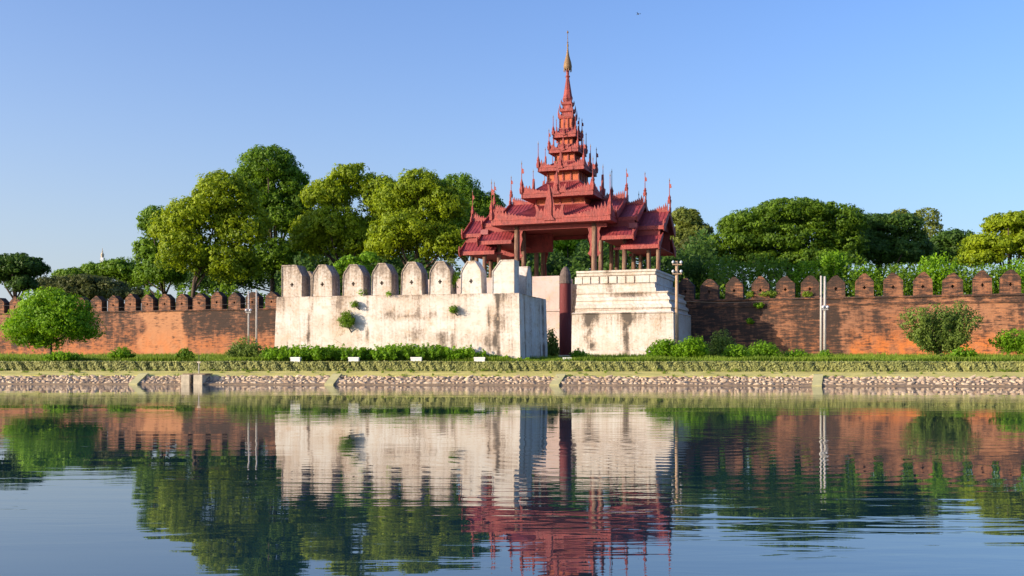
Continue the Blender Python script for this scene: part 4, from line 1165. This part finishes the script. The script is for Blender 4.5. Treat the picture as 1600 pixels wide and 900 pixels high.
strip_foliage('undergrowth', 'dense green thicket seen between the posts under the pavilion', 'deep', 770, 1120, 150, 165, 18.5, 42000, .6, 8, bumpy=.2)
strip_foliage('undergrowth', 'dark shrubs at the foot of the grove behind the left brick wall', 'mid', 225, 450, 150, 160, 11.5, 20000, .55, 5, bumpy=.35)

# ------------------------------------------------------------------ plants between hedge and walls
tree('round_tree', 'small round lime green tree before the left brick wall', 'lime', 90,
     [(75, 482, 34, 30), (48, 508, 38, 26), (100, 505, 40, 30), (60, 530, 34, 16), (128, 515, 30, 22), (30, 516, 20, 22), (84, 470, 22, 18), (58, 500, 46, 36), (98, 495, 48, 36), (75, 475, 36, 26)], 60, 34000, .18, 1.0, trunk=80, tr=.12, inner=.2, low=-.8, shoots=0)
tree('oleander', 'broad many stemmed oleander bush before the right brick wall', 'dusty', 90,
     [(1430, 502, 26, 22), (1468, 498, 30, 24), (1505, 500, 28, 24), (1450, 525, 28, 18), (1490, 528, 26, 20), (1470, 545, 16, 14), (1500, 478, 12, 8)], 61, 15000, .17, .6, trunk=1470, tr=.09, cat='bush', inner=.06, stems=5, limbs=16, low=-.8, shoots=120, sp=.10)
tree('sapling', 'yellow green young tree cut by the right edge of the photo', 'weed', 90, [(1585, 527, 26, 14), (1568, 535, 18, 12), (1600, 538, 24, 16)], 62, 6500, .17, .5, trunk=1590, tr=.05, cat='bush', shoots=70, sp=.12)
GB = 'bushes between the hedge and the walls'
fb = [(289, 553, 13, 11, 'mid', 'compact dark green shrub beside the gauge post, before the pale brick repair', 84, 2600), (190, 552, 18, 11, 'weed', 'loose bright shrub right of the round lime green tree', 86, 2800),
      (383, 545, 28, 20, 'dusty', 'feathery grey green shrub around the feet of the paired pale poles', 88, 7000), (100, 556, 30, 8, 'weed', 'low shrub at the foot of the round lime green tree', 84, 2600),
      (1040, 545, 28, 18, 'lime', 'dense bright bush at the right corner of the stepped terrace, left of the utility pole', 86, 8500), (1080, 543, 26, 20, 'lime', 'dense bright bush just right of the timber utility pole', 85, 8500),
      (1128, 538, 22, 24, 'dusty', 'taller grey green bush before the dark end of the right brick wall', 92, 6500), (1192, 547, 26, 16, 'weed', 'light green weeds clump left of the twin poles', 88, 4500), (1150, 550, 22, 13, 'weed', 'small bright shrub between the grey green bush and the weeds clump', 86, 3200),
      (1290, 555, 12, 9, 'weed', 'small leafy shrub at the feet of the twin poles', 86, 1600), (861, 538, 13, 26, 'dusty', 'tall feathery bush squeezed between bastion and dark red post', 96, 5200), (905, 553, 12, 8, 'weed', 'small round shrub right of the dark red post', 87, 1800),
      (1505, 551, 22, 10, 'weed', 'low yellow green shrub at the right foot of the oleander', 86, 2600), (1245, 552, 20, 8, 'weed', 'low weeds between the light green clump and the twin poles', 88, 1500)]
for i, (px, py, rx, ry, mt, lab, Z, n_) in enumerate(fb):
    tree('shrub', lab, mt, Z, [(px, py, rx * .8, ry), (px - rx * .5, py + ry * .35, rx * .6, ry * .75), (px + rx * .5, py + ry * .3, rx * .6, ry * .75)], 80 + i, n_, .16, .38, tr=.03, group=GB, cat='shrub', inner=.1, low=-.9, crown='leaves', shoots=int(30 + rx * 3), sp=.09)
def weeds_front():
    rng = np.random.default_rng(31); Ps, Ns = [], []
    for q in range(210):
        px = rng.uniform(414, 828); Zr = 81.7 + rng.uniform(0, 1) * (1.2 + max(0, (812 - px) / 1600 * 82 * .24) * .7)
        X = (px - 800) / 1600 * Zr
        h = np.interp(px, [410, 430, 500, 560, 640, 690, 735, 760, 790, 830], [1.1, 1.45, 1.5, 1.35, 1.55, 1.55, 1.25, .85, .5, .3]) * rng.uniform(.6, 1.12)
        r_ = h * rng.uniform(.38, .62); n_ = int(230 * h)
        P, Nn, _ = shoot_points([(0, 0, h * .5, r_, r_ * .8, h * .48)], n_, rng, 13, .13)
        P[:, 2] = np.maximum(P[:, 2], .03); Ps.append(P + np.array([X, Zr, 1.76])); Ns.append(Nn)
    P = np.concatenate(Ps); Nn = np.concatenate(Ns)
    o = quads_mesh('weeds', P, Nn, .19, M['weed'], None, rng); tag(o, 'dense bright green weeds along the foot of the white bastion', 'weeds', kind='stuff')
weeds_front()
def bank_tufts():
    rng = np.random.default_rng(77); Ps, Ns = [], []
    for q in range(150):
        u = rng.uniform(-50, 52); nn = rng.choice([1.28, 2.4, 3.35]) + rng.uniform(-.1, .1)
        z = np.interp(nn, [1.2, 1.3, 2.2, 3.4, 4], [.55, .655, .84, 1.0, 1.0]); h = rng.uniform(.08, .28); X, Y = BK.W(u, nn)
        P, Nn, _ = shoot_points([(0, 0, h * .5, h * rng.uniform(.6, 1.6), h * .5, h * .5)], int(40 + 200 * h), rng, 8, .10)
        P[:, 2] = np.maximum(P[:, 2], 0); Ps.append(P + np.array([X, Y, z])); Ns.append(Nn)
    o = quads_mesh('bank_weeds', np.concatenate(Ps), np.concatenate(Ns), .09, M['grass'], None, rng, .35); tag(o, 'small scattered weed tufts on the ledge and stones of the far bank', 'weeds', kind='stuff')
bank_tufts()
# grass blades
def grass():
    rng = np.random.default_rng(9); n = 90000
    px = rng.uniform(-60, 1680, n); d = 5.2 + 34 * rng.uniform(0, 1, n) ** 2.2
    k = (px - 800) / 1600
    # distance along the view ray for bank distance d
    Y = (d + BK.oy * BK.c + BK.ox * BK.s) / (BK.c + k * BK.s); X = k * Y
    # keep out of bastion and terrace
    bx = (X - BS.ox) * BS.c - (Y - BS.oy) * BS.s; by = (X - BS.ox) * BS.s + (Y - BS.oy) * BS.c
    wn_ = (X - WL.ox) * WL.s + (Y - WL.oy) * WL.c
    pxn = (X - PV.ox) * PV.c - (Y - PV.oy) * PV.s; pyn = (X - PV.ox) * PV.s + (Y - PV.oy) * PV.c
    keep = ~((by > -.2) & (by < 8.8) & (bx < .2) & (bx > -21.6)) & (wn_ < -.6) & ~((pyn > -17.6) & (pxn > 0) & (pxn < 12))
    X, Y = X[keep], Y[keep]; n = len(X)
    zg = 1.74 + np.clip(bank_d(X, Y) - 5, 0, 40) * .017
    h = rng.uniform(.12, .38, n) * (.8 + .5 * np.sin(X * .7) * np.sin(Y * .9 + X * .3) + .25)
    a = rng.uniform(0, math.pi, n); w_ = rng.uniform(.03, .07, n)
    V = np.empty((n, 3, 3), dtype=np.float32)
    dx, dy = np.cos(a) * w_, np.sin(a) * w_
    V[:, 0] = np.stack([X - dx, Y - dy, zg - .02], 1); V[:, 1] = np.stack([X + dx, Y + dy, zg - .02], 1)
    V[:, 2] = np.stack([X + rng.normal(size=n) * .08, Y + rng.normal(size=n) * .08, zg + h], 1)
    me = D.meshes.new('grass'); me.vertices.add(n * 3); me.loops.add(n * 3); me.polygons.add(n)
    me.vertices.foreach_set('co', V.ravel()); me.loops.foreach_set('vertex_index', np.arange(n * 3, dtype=np.int32))
    me.polygons.foreach_set('loop_start', np.arange(0, n * 3, 3, dtype=np.int32)); me.materials.append(M['grass']); me.update(calc_edges=True)
    o = D.objects.new('grass', me); COL.objects.link(o); tag(o, 'bright green grass between the hedge and the walls', 'grass', kind='stuff')
grass()

# plants rooted in the masonry
def wall_plant(px, py, rx, ry, n, mt, lab, nn=-.35, seed=0, name='wall_plant'):
    u = BS.u(px, nn); X, Y = BS.W(u, nn); m = Y / 1600; z = PZ(py, Y)
    root = empty(name, (X, Y, z), -BS.th, label=lab, cat='plant', group='plants growing out of the bastion')
    rng = np.random.default_rng(seed)
    P, Nn, LC = crown_points([(0, 0, 0, rx * m, .55, ry * m)], n, rng, .28, .9, .3, -.95)
    quads_mesh('leaves', P, Nn, .11, M[mt], root, rng)
    b = MB(); b.tube([(.25, -nn + .1, -ry * m * 1.7), (.12, .0, -ry * m * .8), (0, 0, 0)], [.06, .05, .02], 5); b.build('stem', M['bark'], root)
wall_plant(542, 499, 13, 14, 2600, 'mid', 'bushy plant growing out of the bastion face on its left half', seed=1, nn=-.5)
wall_plant(555, 476, 6, 5, 600, 'mid', 'small tuft on the bastion face just above the bushy plant', seed=2)
wall_plant(708.5, 484, 6, 6, 700, 'mid', 'small tuft near the top of the bastion face on its right half', seed=3)
wall_plant(710, 437, 4, 14, 700, 'weed', 'tall thin weeds in the gap left of the first clean white battlement', seed=4, nn=.9)
wall_plant(706, 410, 8, 6, 400, 'pale', 'dry tuft on top of the sixth battlement of the bastion', seed=5, nn=.9)
wall_plant(567, 458, 7, 4, 400, 'weed', 'low tuft at the right foot of the third battlement of the bastion', seed=6, nn=.3)
wall_plant(609, 459, 4, 3, 250, 'weed', 'tiny tuft at the foot of the fourth battlement of the bastion', seed=7, nn=.0)
tree('sapling', 'light green leafy sapling rising behind the second and third bastion battlements', 'weed', 92,
     [(575, 404, 15, 11), (548, 410, 16, 12), (532, 425, 12, 18), (560, 425, 26, 14)], 70, 6000, .22, .5, trunk=550, tr=.06, cat='tree', inner=.1)
for i, (px, py, rx, lab) in enumerate([(1200, 459, 14, 'tuft of yellowish grass on the wall top between the third and fourth right battlements'), (1172, 459, 6, 'small tuft of grass on the wall top beside the third right battlement'), (1262, 460, 8, 'green tuft on the wall top under the fifth right battlement'),
                                       (1185, 477, 8, 'green fern like tuft on the shaded brick face'), (1172, 502, 5, 'small green tuft low on the shaded brick face')]):
    nn = -.1 if py < 470 else -.35
    u = WL.u(px, nn); X, Y = WL.W(u, nn); z = PZ(py, Y); m = Y / 1600
    root = empty('wall_plant', (X, Y, z), -WL.th, label=lab, cat='plant', group='plants growing on the brick wall')
    rg = np.random.default_rng(90 + i); P, Nn, _ = crown_points([(0, 0, 0, rx * m, .3, .35)], 700, rg, .3, .8, .3, -.9)
    quads_mesh('leaves', P, Nn, .14, M['weed' if py > 470 else 'grass'], root, rg)

# ------------------------------------------------------------------ distant tower, bird
tr_ = empty('lattice_tower', (PX(160, 620), 620, 2), 0, label='slender pale tower far away above the left trees', cat='tower')
k = 620 / 1600
b = MB(); b.rings([[(x * r_, y * r_, z) for x, y in ((-1, -1), (1, -1), (1, 1), (-1, 1))] for z, r_ in ((0, 1.9), (30, 1.5), (61, 1.0))]); b.build('tower_shaft', M['tower'], tr_)
for z_ in (40, 48, 55):
    b = MB(); b.box(-1.7, 1.7, -1.7, 1.7, z_, z_ + .7); b.build('gallery', M['tower'], tr_)
b = MB(); b.lathe([(61, .9), (63, 1.1), (64, .5), (66, .15), (67, .1)], n=8); b.build('cap', M['concrete'], tr_)
def bird():
    Z = 140; root = empty('bird', (PX(997.5, Z), Z, PZ(22, Z)), .6, label='tiny dark bird high in the sky above the pavilion', cat='bird')
    m = MB()
    m.rings([[(r_ * math.cos(t * math.pi / 3), y, r_ * math.sin(t * math.pi / 3)) for t in range(6)] for y, r_ in ((-.22, .01), (-.15, .05), (0, .075), (.14, .045), (.26, .02), (.34, .05))])
    for s_ in (-1, 1):
        m.add([(s_ * .04, -.08, .03), (s_ * .04, .10, .03), (s_ * .30, .04, .16), (s_ * .28, -.10, .15), (s_ * .55, .10, .05)], [(0, 1, 2, 3), (3, 2, 4)])
    m.build('bird_body', M['iron'], root, fix=False)
bird()
